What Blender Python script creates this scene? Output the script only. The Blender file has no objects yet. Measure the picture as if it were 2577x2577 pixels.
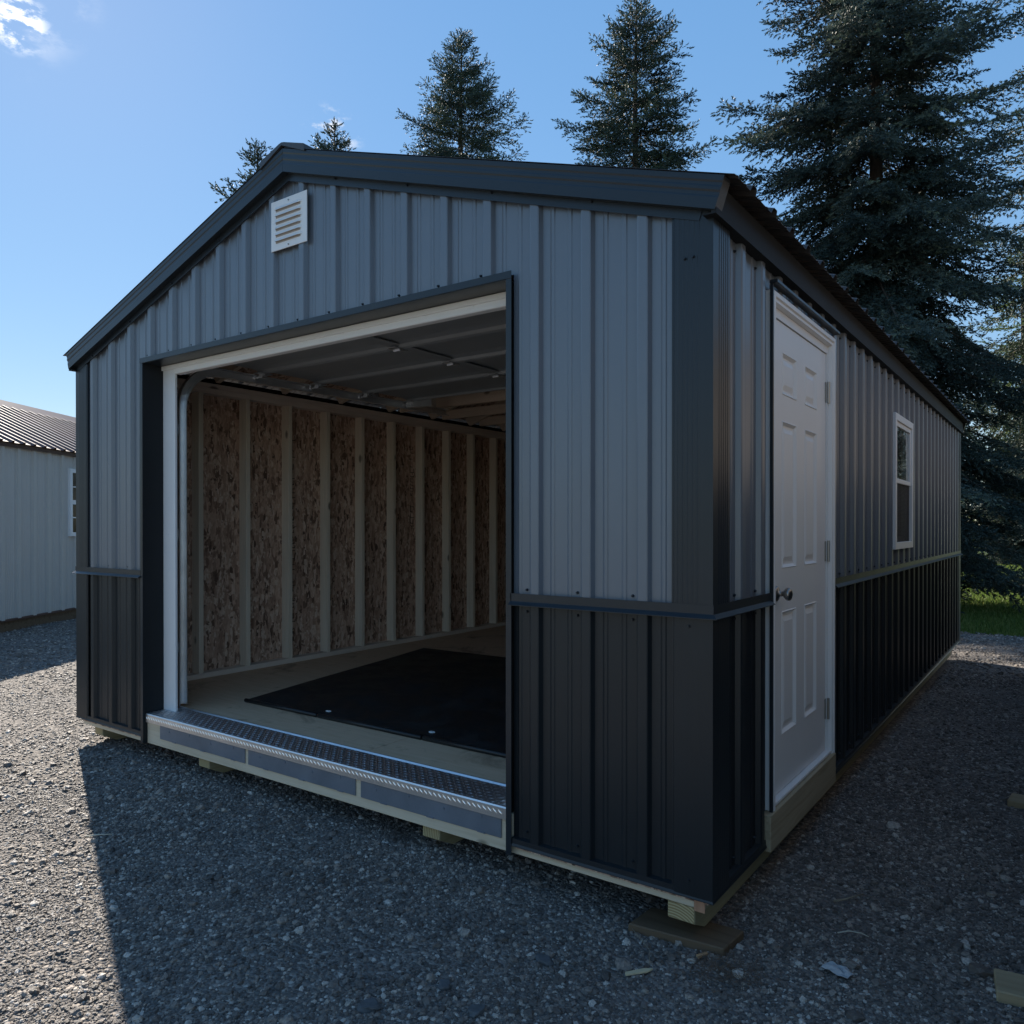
import bpy, bmesh, math, random
import numpy as np
from mathutils import Vector, Matrix

random.seed(7)
rng = np.random.default_rng(11)
SC = bpy.context.scene
COL = SC.collection
R = math.radians

# ------------------------------------------------------------------ camera
cam_data = bpy.data.cameras.new('camera')
cam = bpy.data.objects.new('camera', cam_data)
COL.objects.link(cam)
CY, CP = 0.6263, -0.0042
CAM = Vector((0.9776, -2.5177, 1.2474))
Fv = Vector((-math.sin(CY) * math.cos(CP), math.cos(CY) * math.cos(CP), math.sin(CP)))
Rv = Vector((math.cos(CY), math.sin(CY), 0))
Uv = Rv.cross(Fv)
m = Matrix((Rv, Uv, -Fv)).transposed().to_4x4()
m.translation = CAM
cam.matrix_world = m
cam_data.sensor_width = 36
cam_data.lens = 1955.4 / 2577 * 36
cam_data.shift_x = (1288.5 - 1271.9) / 2577
cam_data.shift_y = (1333.6 - 1288.5) / 2577
cam_data.clip_end = 2000
cam_data.clip_start = 0.02
SC.camera = cam

# ------------------------------------------------------------------ world, sun, exposure
SUN_AZ, SUN_EL = -66.7, 33.0          # azimuth measured from +Y towards +X
w = bpy.data.worlds.new('World')
SC.world = w
w.use_nodes = True
nt = w.node_tree
nt.nodes.clear()
wo = nt.nodes.new('ShaderNodeOutputWorld')
bg = nt.nodes.new('ShaderNodeBackground')
sky = nt.nodes.new('ShaderNodeTexSky')
sky.sky_type = 'NISHITA'
sky.sun_disc = False
sky.sun_elevation = R(SUN_EL)
sky.sun_rotation = R(SUN_AZ)
sky.altitude = 200
sky.air_density = 1.0
sky.dust_density = 0.05
sky.ozone_density = 3.5
bg.inputs['Strength'].default_value = 0.105
def _ray(u, v):
    return (Fv + Rv * ((u - 1271.9) / 1955.4) - Uv * ((v - 1333.6) / 1955.4)).normalized()
wtc = nt.nodes.new('ShaderNodeTexCoord')
def _cloud(u, v, rad, scale, lo, hi, seed):
    d = nt.nodes.new('ShaderNodeVectorMath'); d.operation = 'DISTANCE'
    d.inputs[1].default_value = _ray(u, v)
    nt.links.new(wtc.outputs['Generated'], d.inputs[0])
    mr = nt.nodes.new('ShaderNodeMapRange'); mr.interpolation_type = 'SMOOTHSTEP'
    mr.inputs['From Min'].default_value = rad; mr.inputs['From Max'].default_value = rad * .2
    nt.links.new(d.outputs['Value'], mr.inputs['Value'])
    nz = nt.nodes.new('ShaderNodeTexNoise'); nz.inputs['Scale'].default_value = scale; nz.inputs['Detail'].default_value = 8; nz.inputs['Roughness'].default_value = .62
    mpn = nt.nodes.new('ShaderNodeMapping'); mpn.inputs['Scale'].default_value = (1, 1, 2.2); mpn.inputs['Location'].default_value = (seed, 0, seed)
    nt.links.new(wtc.outputs['Generated'], mpn.inputs['Vector']); nt.links.new(mpn.outputs[0], nz.inputs['Vector'])
    mr2 = nt.nodes.new('ShaderNodeMapRange'); mr2.interpolation_type = 'SMOOTHSTEP'
    mr2.inputs['From Min'].default_value = lo; mr2.inputs['From Max'].default_value = hi
    nt.links.new(nz.outputs['Fac'], mr2.inputs['Value'])
    mu = nt.nodes.new('ShaderNodeMath'); mu.operation = 'MULTIPLY'
    nt.links.new(mr.outputs[0], mu.inputs[0]); nt.links.new(mr2.outputs[0], mu.inputs[1])
    return mu.outputs[0]
gmn = nt.nodes.new('ShaderNodeGamma'); gmn.inputs['Gamma'].default_value = .38
nt.links.new(sky.outputs[0], gmn.inputs['Color'])
hsn = nt.nodes.new('ShaderNodeHueSaturation'); hsn.inputs['Saturation'].default_value = 2.0; hsn.inputs['Value'].default_value = 2.22; hsn.inputs['Hue'].default_value = .506
nt.links.new(gmn.outputs[0], hsn.inputs['Color'])
col_out = hsn.outputs[0]
for args, c in (((-90, -170, .125, 17, .46, .70, 3.3), (7, 6.9, 6.8)), ((45, 55, .032, 40, .44, .58, 1.2), (9, 8.7, 8.2)), ((835, 345, .04, 34, .52, .70, 2.0), (5, 5.2, 5.6))):
    fac = _cloud(*args)
    mxn = nt.nodes.new('ShaderNodeMix'); mxn.data_type = 'RGBA'
    nt.links.new(fac, mxn.inputs[0]); nt.links.new(col_out, mxn.inputs[6]); mxn.inputs[7].default_value = (*c, 1)
    col_out = mxn.outputs[2]
nt.links.new(col_out, bg.inputs['Color'])
nt.links.new(bg.outputs[0], wo.inputs['Surface'])

sd = bpy.data.lights.new('sun', 'SUN')
sd.energy = 5.0
sd.angle = R(0.53)
sd.color = (1.0, 0.91, 0.79)
sun = bpy.data.objects.new('sun', sd)
COL.objects.link(sun)
sdir = Vector((math.sin(R(SUN_AZ)) * math.cos(R(SUN_EL)), math.cos(R(SUN_AZ)) * math.cos(R(SUN_EL)), math.sin(R(SUN_EL))))
sun.rotation_euler = sdir.to_track_quat('Z', 'Y').to_euler()
sun.location = (-20, 10, 20)

SC.render.engine = 'CYCLES'
SC.cycles.max_bounces = 9
SC.cycles.diffuse_bounces = 5
vs = SC.view_settings
vs.view_transform = 'Standard'
vs.look = 'None'
vs.gamma = 1
vs.use_curve_mapping = False
vs.exposure = 0.92

# ------------------------------------------------------------------ helpers
def tag(o, label=None, cat=None, group=None, kind=None):
    if label: o['label'] = label
    if cat: o['category'] = cat
    if group: o['group'] = group
    if kind: o['kind'] = kind
    return o

def link(o, parent=None):
    COL.objects.link(o)
    if parent is not None:
        o.parent = parent
        if parent.type == 'EMPTY':
            o.matrix_parent_inverse = Matrix.Identity(4)
            o.location = -parent.location
    return o

def empty(name, loc, label, cat, group=None):
    e = bpy.data.objects.new(name, None)
    e.location = loc
    COL.objects.link(e)
    return tag(e, label, cat, group)

class MB:
    """collects verts/faces for one mesh"""
    def __init__(s):
        s.v = []; s.f = []
    def add(s, vs_, fs_):
        n = len(s.v)
        s.v += [tuple(p) for p in vs_]
        s.f += [tuple(i + n for i in f) for f in fs_]
        return s
    def box(s, x0, x1, y0, y1, z0, z1):
        return s.add([(x0, y0, z0), (x1, y0, z0), (x1, y1, z0), (x0, y1, z0), (x0, y0, z1), (x1, y0, z1), (x1, y1, z1), (x0, y1, z1)],
                     [(0, 3, 2, 1), (4, 5, 6, 7), (0, 1, 5, 4), (1, 2, 6, 5), (2, 3, 7, 6), (3, 0, 4, 7)])
    def hexa(s, p):
        """eight points: bottom loop 0-3, top loop 4-7"""
        return s.add(p, [(0, 3, 2, 1), (4, 5, 6, 7), (0, 1, 5, 4), (1, 2, 6, 5), (2, 3, 7, 6), (3, 0, 4, 7)])
    def prism(s, poly, f):
        """poly: list of 2D points; f(a,b,t) -> 3D with t in 0,1"""
        n = len(poly)
        vs_ = [f(a, b, 0) for a, b in poly] + [f(a, b, 1) for a, b in poly]
        fs_ = [tuple(range(n))[::-1], tuple(range(n, 2 * n))] + [(i, (i + 1) % n, n + (i + 1) % n, n + i) for i in range(n)]
        return s.add(vs_, fs_)
    def bar(s, a, b, w_, h_, up=(0, 0, 1)):
        a = Vector(a); b = Vector(b); d = (b - a).normalized()
        sd_ = d.cross(Vector(up)).normalized(); u = sd_.cross(d)
        o = [(-1, -1), (1, -1), (1, 1), (-1, 1)]
        pts = [a + sd_ * (w_ / 2 * i) + u * (h_ / 2 * j) for i, j in o] + [b + sd_ * (w_ / 2 * i) + u * (h_ / 2 * j) for i, j in o]
        return s.add(pts, [(0, 1, 2, 3), (7, 6, 5, 4), (0, 4, 5, 1), (1, 5, 6, 2), (2, 6, 7, 3), (3, 7, 4, 0)])
    def tube(s, pts, rad, n=8, cap=True):
        pts = [Vector(p) for p in pts]
        rads = rad if isinstance(rad, (list, tuple)) else [rad] * len(pts)
        base = len(s.v)
        prev = None
        for i, p in enumerate(pts):
            d = (pts[min(i + 1, len(pts) - 1)] - pts[max(i - 1, 0)]).normalized()
            ref = Vector((0, 0, 1)) if abs(d.z) < .9 else Vector((1, 0, 0))
            a = d.cross(ref).normalized() if prev is None else (prev - d * prev.dot(d)).normalized()
            prev = a
            b = d.cross(a)
            for k in range(n):
                t = 2 * math.pi * k / n
                s.v.append(tuple(p + (a * math.cos(t) + b * math.sin(t)) * rads[i]))
        for i in range(len(pts) - 1):
            for k in range(n):
                s.f.append((base + i * n + k, base + i * n + (k + 1) % n, base + (i + 1) * n + (k + 1) % n, base + (i + 1) * n + k))
        if cap:
            s.f.append(tuple(base + k for k in range(n))[::-1])
            s.f.append(tuple(base + (len(pts) - 1) * n + k for k in range(n)))
        return s
    def build(s, name, mat, parent=None, bevel=0, smooth=False, seg=1):
        me = bpy.data.meshes.new(name)
        me.from_pydata(s.v, [], s.f)
        bm = bmesh.new(); bm.from_mesh(me)
        bmesh.ops.recalc_face_normals(bm, faces=bm.faces)
        if bevel:
            es = [e for e in bm.edges if len(e.link_faces) == 2 and e.calc_face_angle(0) > .6]
            bmesh.ops.bevel(bm, geom=es, offset=bevel, segments=seg, affect='EDGES', clamp_overlap=True)
        bm.to_mesh(me); bm.free()
        if smooth:
            for p in me.polygons: p.use_smooth = True
        me.materials.append(mat)
        o = bpy.data.objects.new(name, me)
        return link(o, parent)

def own_origin(o, loc):
    """move a top-level mesh's origin to loc, keeping its shape in place"""
    loc = Vector(loc)
    o.data.transform(Matrix.Translation(-loc))
    o.location = loc
    return o

def raw_mesh(name, verts, tris, mat, parent=None, attrs=None):
    me = bpy.data.meshes.new(name)
    verts = np.asarray(verts, np.float32); tris = np.asarray(tris, np.int32)
    me.vertices.add(len(verts)); me.vertices.foreach_set('co', verts.ravel())
    k = tris.shape[1]
    me.loops.add(tris.size); me.loops.foreach_set('vertex_index', tris.ravel())
    me.polygons.add(len(tris))
    me.polygons.foreach_set('loop_start', np.arange(0, tris.size, k, dtype=np.int32))
    try: me.polygons.foreach_set('loop_total', np.full(len(tris), k, np.int32))
    except Exception: pass
    if attrs:
        for n_, a in attrs.items():
            at = me.attributes.new(n_, 'FLOAT', 'POINT'); at.data.foreach_set('value', np.asarray(a, np.float32))
    me.update(calc_edges=True)
    me.materials.append(mat)
    o = bpy.data.objects.new(name, me)
    return link(o, parent)

# ------------------------------------------------------------------ materials
class NT:
    def __init__(s, name):
        s.m = bpy.data.materials.new(name); s.m.use_nodes = True
        s.t = s.m.node_tree; s.t.nodes.clear()
        s.out = s.n('ShaderNodeOutputMaterial'); s.p = s.n('ShaderNodeBsdfPrincipled')
        s.l(s.p.outputs[0], s.out.inputs['Surface'])
    def n(s, t, **k):
        nd = s.t.nodes.new(t)
        for a, v in k.items(): setattr(nd, a, v)
        return nd
    def l(s, a, b): s.t.links.new(a, b)
    def coord(s, scale=(1, 1, 1), rot=(0, 0, 0), rand=0, loc=(0, 0, 0)):
        tc = s.n('ShaderNodeTexCoord'); mp = s.n('ShaderNodeMapping')
        mp.inputs['Scale'].default_value = scale; mp.inputs['Rotation'].default_value = rot; mp.inputs['Location'].default_value = loc
        src = tc.outputs['Object']
        if rand:
            oi = s.n('ShaderNodeObjectInfo'); mu = s.n('ShaderNodeMath', operation='MULTIPLY'); mu.inputs[1].default_value = rand
            s.l(oi.outputs['Random'], mu.inputs[0])
            ad = s.n('ShaderNodeVectorMath', operation='ADD'); s.l(src, ad.inputs[0]); s.l(mu.outputs[0], ad.inputs[1]); src = ad.outputs[0]
        s.l(src, mp.inputs['Vector']); return mp.outputs[0]
    def noise(s, vec, scale=5, detail=3, rough=.55, dist=0):
        nd = s.n('ShaderNodeTexNoise'); nd.inputs['Scale'].default_value = scale; nd.inputs['Detail'].default_value = detail
        nd.inputs['Roughness'].default_value = rough; nd.inputs['Distortion'].default_value = dist
        if vec is not None: s.l(vec, nd.inputs['Vector'])
        return nd.outputs['Fac']
    def ramp(s, fac, stops, interp='LINEAR'):
        r = s.n('ShaderNodeValToRGB'); r.color_ramp.interpolation = interp
        el = r.color_ramp.elements
        while len(el) < len(stops): el.new(.5)
        for e, (p, c) in zip(el, stops):
            e.position = p; e.color = (c[0], c[1], c[2], 1) if hasattr(c, '__len__') else (c, c, c, 1)
        s.l(fac, r.inputs['Fac']); return r.outputs['Color']
    def mix(s, fac, a, b, mode='MIX'):
        mx = s.n('ShaderNodeMix', data_type='RGBA', blend_type=mode)
        for sock, v in ((mx.inputs[0], fac), (mx.inputs[6], a), (mx.inputs[7], b)):
            if hasattr(v, 'is_linked') or hasattr(v, 'links'): s.l(v, sock)
            else: sock.default_value = v if not hasattr(v, '__len__') else (v[0], v[1], v[2], 1)
        return mx.outputs[2]
    def bump(s, h, strength=.3, dist=.01, prev=None):
        b = s.n('ShaderNodeBump'); b.inputs['Strength'].default_value = strength; b.inputs['Distance'].default_value = dist
        s.l(h, b.inputs['Height'])
        if prev is not None: s.l(prev, b.inputs['Normal'])
        return b.outputs[0]
    def set(s, color=None, rough=None, metal=None, normal=None, spec=None, **k):
        for nm, v in (('Base Color', color), ('Roughness', rough), ('Metallic', metal), ('Normal', normal), ('Specular IOR Level', spec)):
            if v is None: continue
            sock = s.p.inputs[nm]
            if hasattr(v, 'links'): s.l(v, sock)
            else: sock.default_value = (v[0], v[1], v[2], 1) if hasattr(v, '__len__') else v
        for nm, v in k.items(): s.p.inputs[nm.replace('_', ' ')].default_value = v
        return s.m

def painted_metal(name, col, rough=.38, wav=.25, spec=.5):
    t = NT(name)
    c = t.coord((1, 1, 1), rand=3)
    n1 = t.noise(c, 2.2, 1)
    dust = t.noise(c, 5, 5, .7)
    f = t.ramp(dust, [(.45, (0, 0, 0)), (.8, (.12, .12, .12))])
    colr = t.mix(f, col, tuple(min(1, x * 1.4 + .02) for x in col))
    r = t.ramp(dust, [(.3, (rough - .01,) * 3), (.7, (rough + .02,) * 3)])
    return t.set(colr, r, 0, t.bump(n1, wav, .012), spec)

def wood(name, axis, light, dark, grain=30, knots=True, rough=.7):
    t = NT(name)
    sc = [grain, grain, grain]; sc[axis] = 1.1
    c = t.coord(tuple(sc), rand=37)
    g = t.noise(c, 1.0, 5, .6, .4)
    colr = t.ramp(g, [(.3, dark), (.52, light), (.75, tuple(x * .82 for x in light))])
    sc2 = [7, 7, 7]; sc2[axis] = 1.6
    big = t.noise(t.coord(tuple(sc2), rand=11), 1.3, 2)
    colr = t.mix(t.ramp(big, [(.35, 0), (.7, .45)]), colr, tuple(x * .72 for x in light))
    if knots:
        sc3 = [9, 9, 9]; sc3[axis] = 4.5
        v = t.n('ShaderNodeTexVoronoi'); v.inputs['Scale'].default_value = .62
        t.l(t.coord(tuple(sc3), rand=23), v.inputs['Vector'])
        k = t.ramp(v.outputs['Distance'], [(.07, 1), (.13, 0)])
        colr = t.mix(k, colr, tuple(x * .35 for x in dark))
    return t.set(colr, rough, 0, t.bump(g, .25, .002), .3)

M = {}
M['grey_metal'] = painted_metal('grey_painted_steel', (.124, .146, .174), .32, .22, 1.0)
M['black_metal'] = painted_metal('black_painted_steel', (.011, .0145, .0175), .40)
M['shaded_trim'] = painted_metal('shaded_trim_steel', (.018, .020, .022), .62, .1, .2)  # dulled black trim colour, stands in for shade and dark reflections
M['trim_metal'] = painted_metal('charcoal_trim_steel', (.015, .021, .027), .33, .12)
M['roof_metal'] = painted_metal('charcoal_roof_steel', (.05, .048, .048), .35)
M['white_vinyl'] = painted_metal('white_vinyl', (.82, .82, .81), .42, .04)
M['white_door'] = painted_metal('white_door_skin', (.82, .82, .81), .38, .05)
M['stud'] = wood('pine_stud_wood', 2, (.86, .75, .61), (.76, .63, .48), 34)
M['plate'] = wood('pine_plate_wood', 1, (.80, .68, .57), (.70, .56, .45), 34)
M['rafter'] = wood('pine_rafter_wood', 0, (.70, .57, .44), (.58, .44, .32), 30)
M['rim'] = wood('treated_rim_wood', 0, (.72, .60, .44), (.58, .46, .30), 40)
M['rim_side'] = wood('treated_side_wood', 1, (.44, .37, .25), (.29, .23, .14), 26)
M['skid'] = wood('treated_skid_wood', 1, (.38, .32, .19), (.26, .20, .10), 22)
M['plank'] = wood('weathered_plank_wood', 0, (.15, .10, .06), (.08, .05, .028), 20)
def mat_rings():
    t = NT('skid_end_rings')
    wv = t.n('ShaderNodeTexWave', wave_type='RINGS', rings_direction='Y'); wv.inputs['Scale'].default_value = 32; wv.inputs['Distortion'].default_value = 1.2; wv.inputs['Detail'].default_value = 2
    t.l(t.coord(loc=(.13, 0, .19)), wv.inputs['Vector'])
    col = t.ramp(wv.outputs['Fac'], [(.2, (.52, .43, .24)), (.75, (.30, .21, .10))])
    return t.set(col, .8, 0, None, .2)
M['rings'] = mat_rings()
M['endgrain'] = wood('raw_end_grain', 2, (.55, .30, .19), (.42, .22, .12), 60, False)

def mat_osb():
    t = NT('osb_sheathing')
    def layer(rot, sc, seed):
        c = t.coord(sc, (rot, 0, 0), rand=7, loc=(seed, seed * 1.7, seed * .6))
        d = t.n('ShaderNodeVectorMath', operation='ADD')
        nz = t.n('ShaderNodeTexNoise'); nz.inputs['Scale'].default_value = 1.3; t.l(c, nz.inputs['Vector'])
        t.l(c, d.inputs[0]); t.l(nz.outputs['Color'], d.inputs[1])
        v = t.n('ShaderNodeTexVoronoi'); v.inputs['Scale'].default_value = 1
        t.l(d.outputs[0], v.inputs['Vector'])
        s_ = t.n('ShaderNodeSeparateColor'); t.l(v.outputs['Color'], s_.inputs[0])
        return s_.outputs[0], v.outputs['Distance']
    stops = [(0, (.13, .078, .056)), (.18, (.36, .222, .16)), (.45, (.56, .365, .268)), (.75, (.67, .46, .345)), (1, (.80, .63, .50))]
    a, da = layer(.22, (44, 44, 10), 1.0)
    b, db = layer(-.42, (40, 40, 11), 4.2)
    cc, dc = layer(.95, (36, 36, 12), 9.1)
    pick = t.ramp(t.noise(t.coord(), 17, 3), [(.48, 0), (.52, 1)])
    pick2 = t.ramp(t.noise(t.coord(loc=(5, 5, 5)), 11, 3), [(.55, 0), (.6, 1)])
    col = t.mix(pick2, t.mix(pick, t.ramp(a, stops), t.ramp(b, stops)), t.ramp(cc, stops))
    grain = t.noise(t.coord((60, 60, 9)), 3, 3)
    col = t.mix(t.ramp(grain, [(.35, .35), (.6, 0)]), col, (.09, .055, .035))
    return t.set(col, .75, 0, t.bump(da, .4, .003), .3)
M['osb'] = mat_osb()

def mat_floor():
    t = NT('plywood_floor')
    c = t.coord((1, 1, 1))
    g = t.noise(t.coord((2.5, 30, 30), rand=9), 1.5, 5)
    col = t.ramp(g, [(.3, (.60, .415, .265)), (.7, (.68, .49, .33))])
    st = t.noise(c, 2.6, 6, .65, .6)
    col = t.mix(t.ramp(st, [(.56, 0), (.68, .55)]), col, (.10, .065, .04))
    st2 = t.noise(t.coord(loc=(3, 2, 1)), 12, 5, .7)
    col = t.mix(t.ramp(st2, [(.6, 0), (.75, .5)]), col, (.12, .08, .05))
    return t.set(col, .7, 0, t.bump(g, .15, .002), .35)
M['floor'] = mat_floor()

def simple(name, col, rough=.5, metal=0, spec=.5, nscale=0, namt=.3, bump=.1):
    t = NT(name)
    if nscale:
        n1 = t.noise(t.coord(rand=5), nscale, 5, .65)
        colr = t.mix(t.ramp(n1, [(.3, 0), (.75, namt)]), col, tuple(x * .4 for x in col))
        return t.set(colr, rough, metal, t.bump(n1, bump, .003), spec)
    return t.set(col, rough, metal, None, spec)
M['galv'] = simple('galvanised_steel', (.78, .80, .82), .40, 1, .5, 9, .25)
M['alu'] = simple('diamond_plate_aluminium', (.80, .81, .83), .40, 1, .5, 6, .4, .05)
M['steel'] = simple('mill_scale_steel', (.23, .262, .31), .46, .45, .5, 6, .5, .06)
M['doorback'] = simple('door_back_steel', (.30, .32, .33), .42, .15, .5, 3, .25)
def mat_rubber():
    t = NT('black_rubber_mat')
    c = t.coord(); n1 = t.noise(c, 4, 6, .7, .5); n2 = t.noise(c, 150, 2)
    col = t.mix(t.ramp(n1, [(.48, 0), (.75, .7)]), (.009, .010, .011), (.035, .036, .037))
    return t.set(col, t.ramp(n1, [(.4, .5), (.7, .8)]), 0, t.bump(n2, .4, .003), .4)
M['rubber'] = mat_rubber()
M['rubber_edge'] = simple('rubber_edge_strip', (.012, .013, .014), .42, 0, .5)
M['nickel'] = simple('satin_nickel', (.30, .29, .275), .3, 1)
M['hinge'] = simple('brushed_hinge_metal', (.42, .40, .37), .38, 1)
M['slot_shade'] = simple('vent_slot_painted_shade', (.42, .37, .33), .8)
M['dark_glass'] = simple('dark_reflective_glass', (.008, .009, .011), .12, 0, .12)
M['dim_backing'] = simple('dim_interior_backing', (.02, .022, .026), .8)
M['screw'] = simple('painted_screw_head', (.03, .035, .042), .4, .4)
M['white_clip'] = simple('white_plastic', (.75, .76, .76), .5)
M['screen'] = simple('insect_screen', (.02, .02, .022), .7)
M['ink'] = simple('stamp_ink', (.035, .024, .02), .8)
def mat_glass():
    t = NT('window_glass')
    t.set((.9, .95, .95), .01, 0, None, .5, Transmission_Weight=1.0, IOR=1.45)
    n1 = t.noise(t.coord(), 3, 1)
    t.l(t.bump(n1, .05, .01), t.p.inputs['Normal'])
    return t.m
M['glass'] = mat_glass()

# ------------------------------------------------------------------ terrain
def fbm(x, y, s=1.0):
    x = np.asarray(x) * s; y = np.asarray(y) * s
    return (np.sin(x * 1.7 + 1.3 * np.sin(y * 1.1 + .4)) * np.cos(y * 1.9 + np.sin(x * .8)) + .5 * np.sin(x * 4.1 + 2 + y * 1.3) * np.cos(y * 3.7 - x) + .25 * np.sin(x * 8.3 - y * 5.1) * np.cos(y * 9.7 + x * 3)) / 1.75

def gz(x, y):
    x = np.asarray(x, float); y = np.asarray(y, float)
    base = -.166 + .010 * fbm(x, y, 1.0)
    dip = -.028 * np.exp(-((x - .1) ** 2 / .8 + (y + .1) ** 2 / .8))
    far = -.05 / (1 + np.exp(-(y - 5) * 1.2))
    return base + dip + far

def grid_sheet(name, xs, ys, zf, mat):
    X, Y = np.meshgrid(xs, ys); Z = zf(X, Y)
    v = np.stack([X, Y, Z], -1).reshape(-1, 3)
    nx, ny = len(xs), len(ys)
    i = np.arange((nx) * (ny)).reshape(ny, nx)
    q = np.stack([i[:-1, :-1], i[:-1, 1:], i[1:, 1:], i[1:, :-1]], -1).reshape(-1, 4)
    o = raw_mesh(name, v, q, mat)
    for p in o.data.polygons: p.use_smooth = True
    return o

def mat_gravel():
    t = NT('gravel_bed')
    c = t.coord()
    v = t.n('ShaderNodeTexVoronoi'); v.inputs['Scale'].default_value = 62; v.inputs['Randomness'].default_value = 1
    t.l(c, v.inputs['Vector'])
    s_ = t.n('ShaderNodeSeparateColor'); t.l(v.outputs['Color'], s_.inputs[0])
    col = t.ramp(s_.outputs[0], [(0, (0.084, 0.072, 0.060)), (.5, (0.202, 0.172, 0.143)), (.8, (0.323, 0.271, 0.225)), (.95, (0.503, 0.435, 0.363)), (1, (0.658, 0.587, 0.498))])
    big = t.noise(c, 1.1, 4)
    col = t.mix(t.ramp(big, [(.35, 0), (.7, .55)]), col, (.15, .138, .132))
    fine = t.noise(c, 260, 3, .7)
    col = t.mix(.25, col, t.ramp(fine, [(.3, .06), (.7, .32)]))
    inv = t.n('ShaderNodeMath', operation='SUBTRACT'); inv.inputs[0].default_value = 1; t.l(v.outputs['Distance'], inv.inputs[1])
    nm = t.bump(fine, .4, .004)
    return t.set(col, .85, 0, t.bump(inv.outputs[0], .9, .014, nm), .3)
M['gravel'] = mat_gravel()

def mat_lawn():
    t = NT('lawn_soil')
    c = t.coord()
    n1 = t.noise(c, .7, 5); n2 = t.noise(c, 55, 4, .7)
    col = t.ramp(n2, [(.3, (.03, .055, .012)), (.7, (.085, .13, .03))])
    col = t.mix(t.ramp(n1, [(.4, 0), (.75, .5)]), col, (.11, .13, .04))
    return t.set(col, .9, 0, t.bump(n2, .8, .03), .2)
M['lawn'] = mat_lawn()

lawn = grid_sheet('lawn', np.array([-600, -120, -40, -10, 0, 5, 15, 60, 600.]), np.array([-600, -100, -20, 5, 10, 20, 40, 100, 800.]), lambda x, y: -.30 + 0 * x, M['lawn'])
tag(lawn, 'mown green lawn stretching away behind the sheds', None, None, 'structure')
xs = np.concatenate([np.linspace(-45, -14, 26), np.linspace(-13.8, 4, 120), np.linspace(4.5, 25, 20)])
ys = np.concatenate([np.linspace(-25, -4.2, 18), np.linspace(-4, 10.0, 100)])
def yard_z(x, y):
    return gz(x, y) - .02 * (y > 9.9)
yard = grid_sheet('gravel_yard', xs, ys, yard_z, M['gravel'])
tag(yard, 'dark crushed stone yard the sheds stand on', None, None, 'structure')

# ------------------------------------------------------------------ the garage
W, L = 4.30, 7.33
Z1, Z1T = .945, .992
OX1, OX2, OZ = -3.50, -.822, 2.226        # clear edges of the metal trim in the big opening
XR, ZR = -2.15, 3.105                     # ridge of the rake fascia top
XE, ZE = .076, 2.386                      # right eave corner of the fascia top
TA = (ZR - ZE) / (XE - XR); AL = math.atan(TA); CA, SA = math.cos(AL), math.sin(AL)
FLOOR = .125
RIB = .2286
fr_c = [-.236 - RIB * k for k in range(-1, 19)]
sd_c = [.285 + RIB * k for k in range(-2, 33)]

garage = empty('garage_shed', (-2.15, 0, -.16), 'charcoal and black ribbed metal garage shed with its big front opening', 'shed')

def ribs_profile(u0, u1, centers, extra=()):
    us = {u0: None, u1: None}
    kn = []
    for c in centers:
        kn += [(c - .029, 0), (c - .0215, .0180), (c - .0140, .0215), (c + .0165, .0215), (c + .0205, .0185), (c + .029, 0)]
        for q in (.0762, .1524):
            kn += [(c + q - .014, 0), (c + q - .0055, .0038), (c + q + .005, .0038), (c + q + .009, 0)]
    kn.sort()
    ku = np.array([k[0] for k in kn]); kh = np.array([k[1] for k in kn])
    pts = sorted(set([u0, u1] + [e for e in extra if u0 < e < u1] + [k for k in ku if u0 < k < u1]))
    return [(u, float(np.interp(u, ku, kh))) for u in pts]

def sheet(mb, mp, u0, u1, zb, zt, centers, extra=(), th=.0012):
    """ribbed sheet between zb(u) and zt(u); mp(u,h,z) -> point"""
    pr = ribs_profile(u0, u1, centers, extra)
    fb = zb if callable(zb) else (lambda u: zb)
    ft = zt if callable(zt) else (lambda u: zt)
    n = len(pr)
    vs_ = []
    for dh in (0, -th):
        for u, h in pr: vs_.append(mp(u, h + dh, fb(u)))
        for u, h in pr: vs_.append(mp(u, h + dh, ft(u)))
    fs_ = []
    for i in range(n - 1):
        fs_.append((i, i + 1, n + i + 1, n + i))
        fs_.append((2 * n + i + 1, 2 * n + i, 3 * n + i, 3 * n + i + 1))
        fs_.append((i + 1, i, 2 * n + i, 2 * n + i + 1))
        fs_.append((n + i, n + i + 1, 3 * n + i + 1, 3 * n + i))
    fs_.append((0, n, 3 * n, 2 * n)); fs_.append((n - 1, 3 * n - 1, 4 * n - 1, 2 * n - 1))
    mb.add(vs_, fs_)

def roof_z(x): return ZR - TA * abs(x - XR)
mp_front = lambda u, h, z: (u, -h, z)
mp_right = lambda u, h, z: (h, u, z)
mp_left = lambda u, h, z: (-W - h, u, z)
mp_rear = lambda u, h, z: (u, L + h, z)

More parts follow.
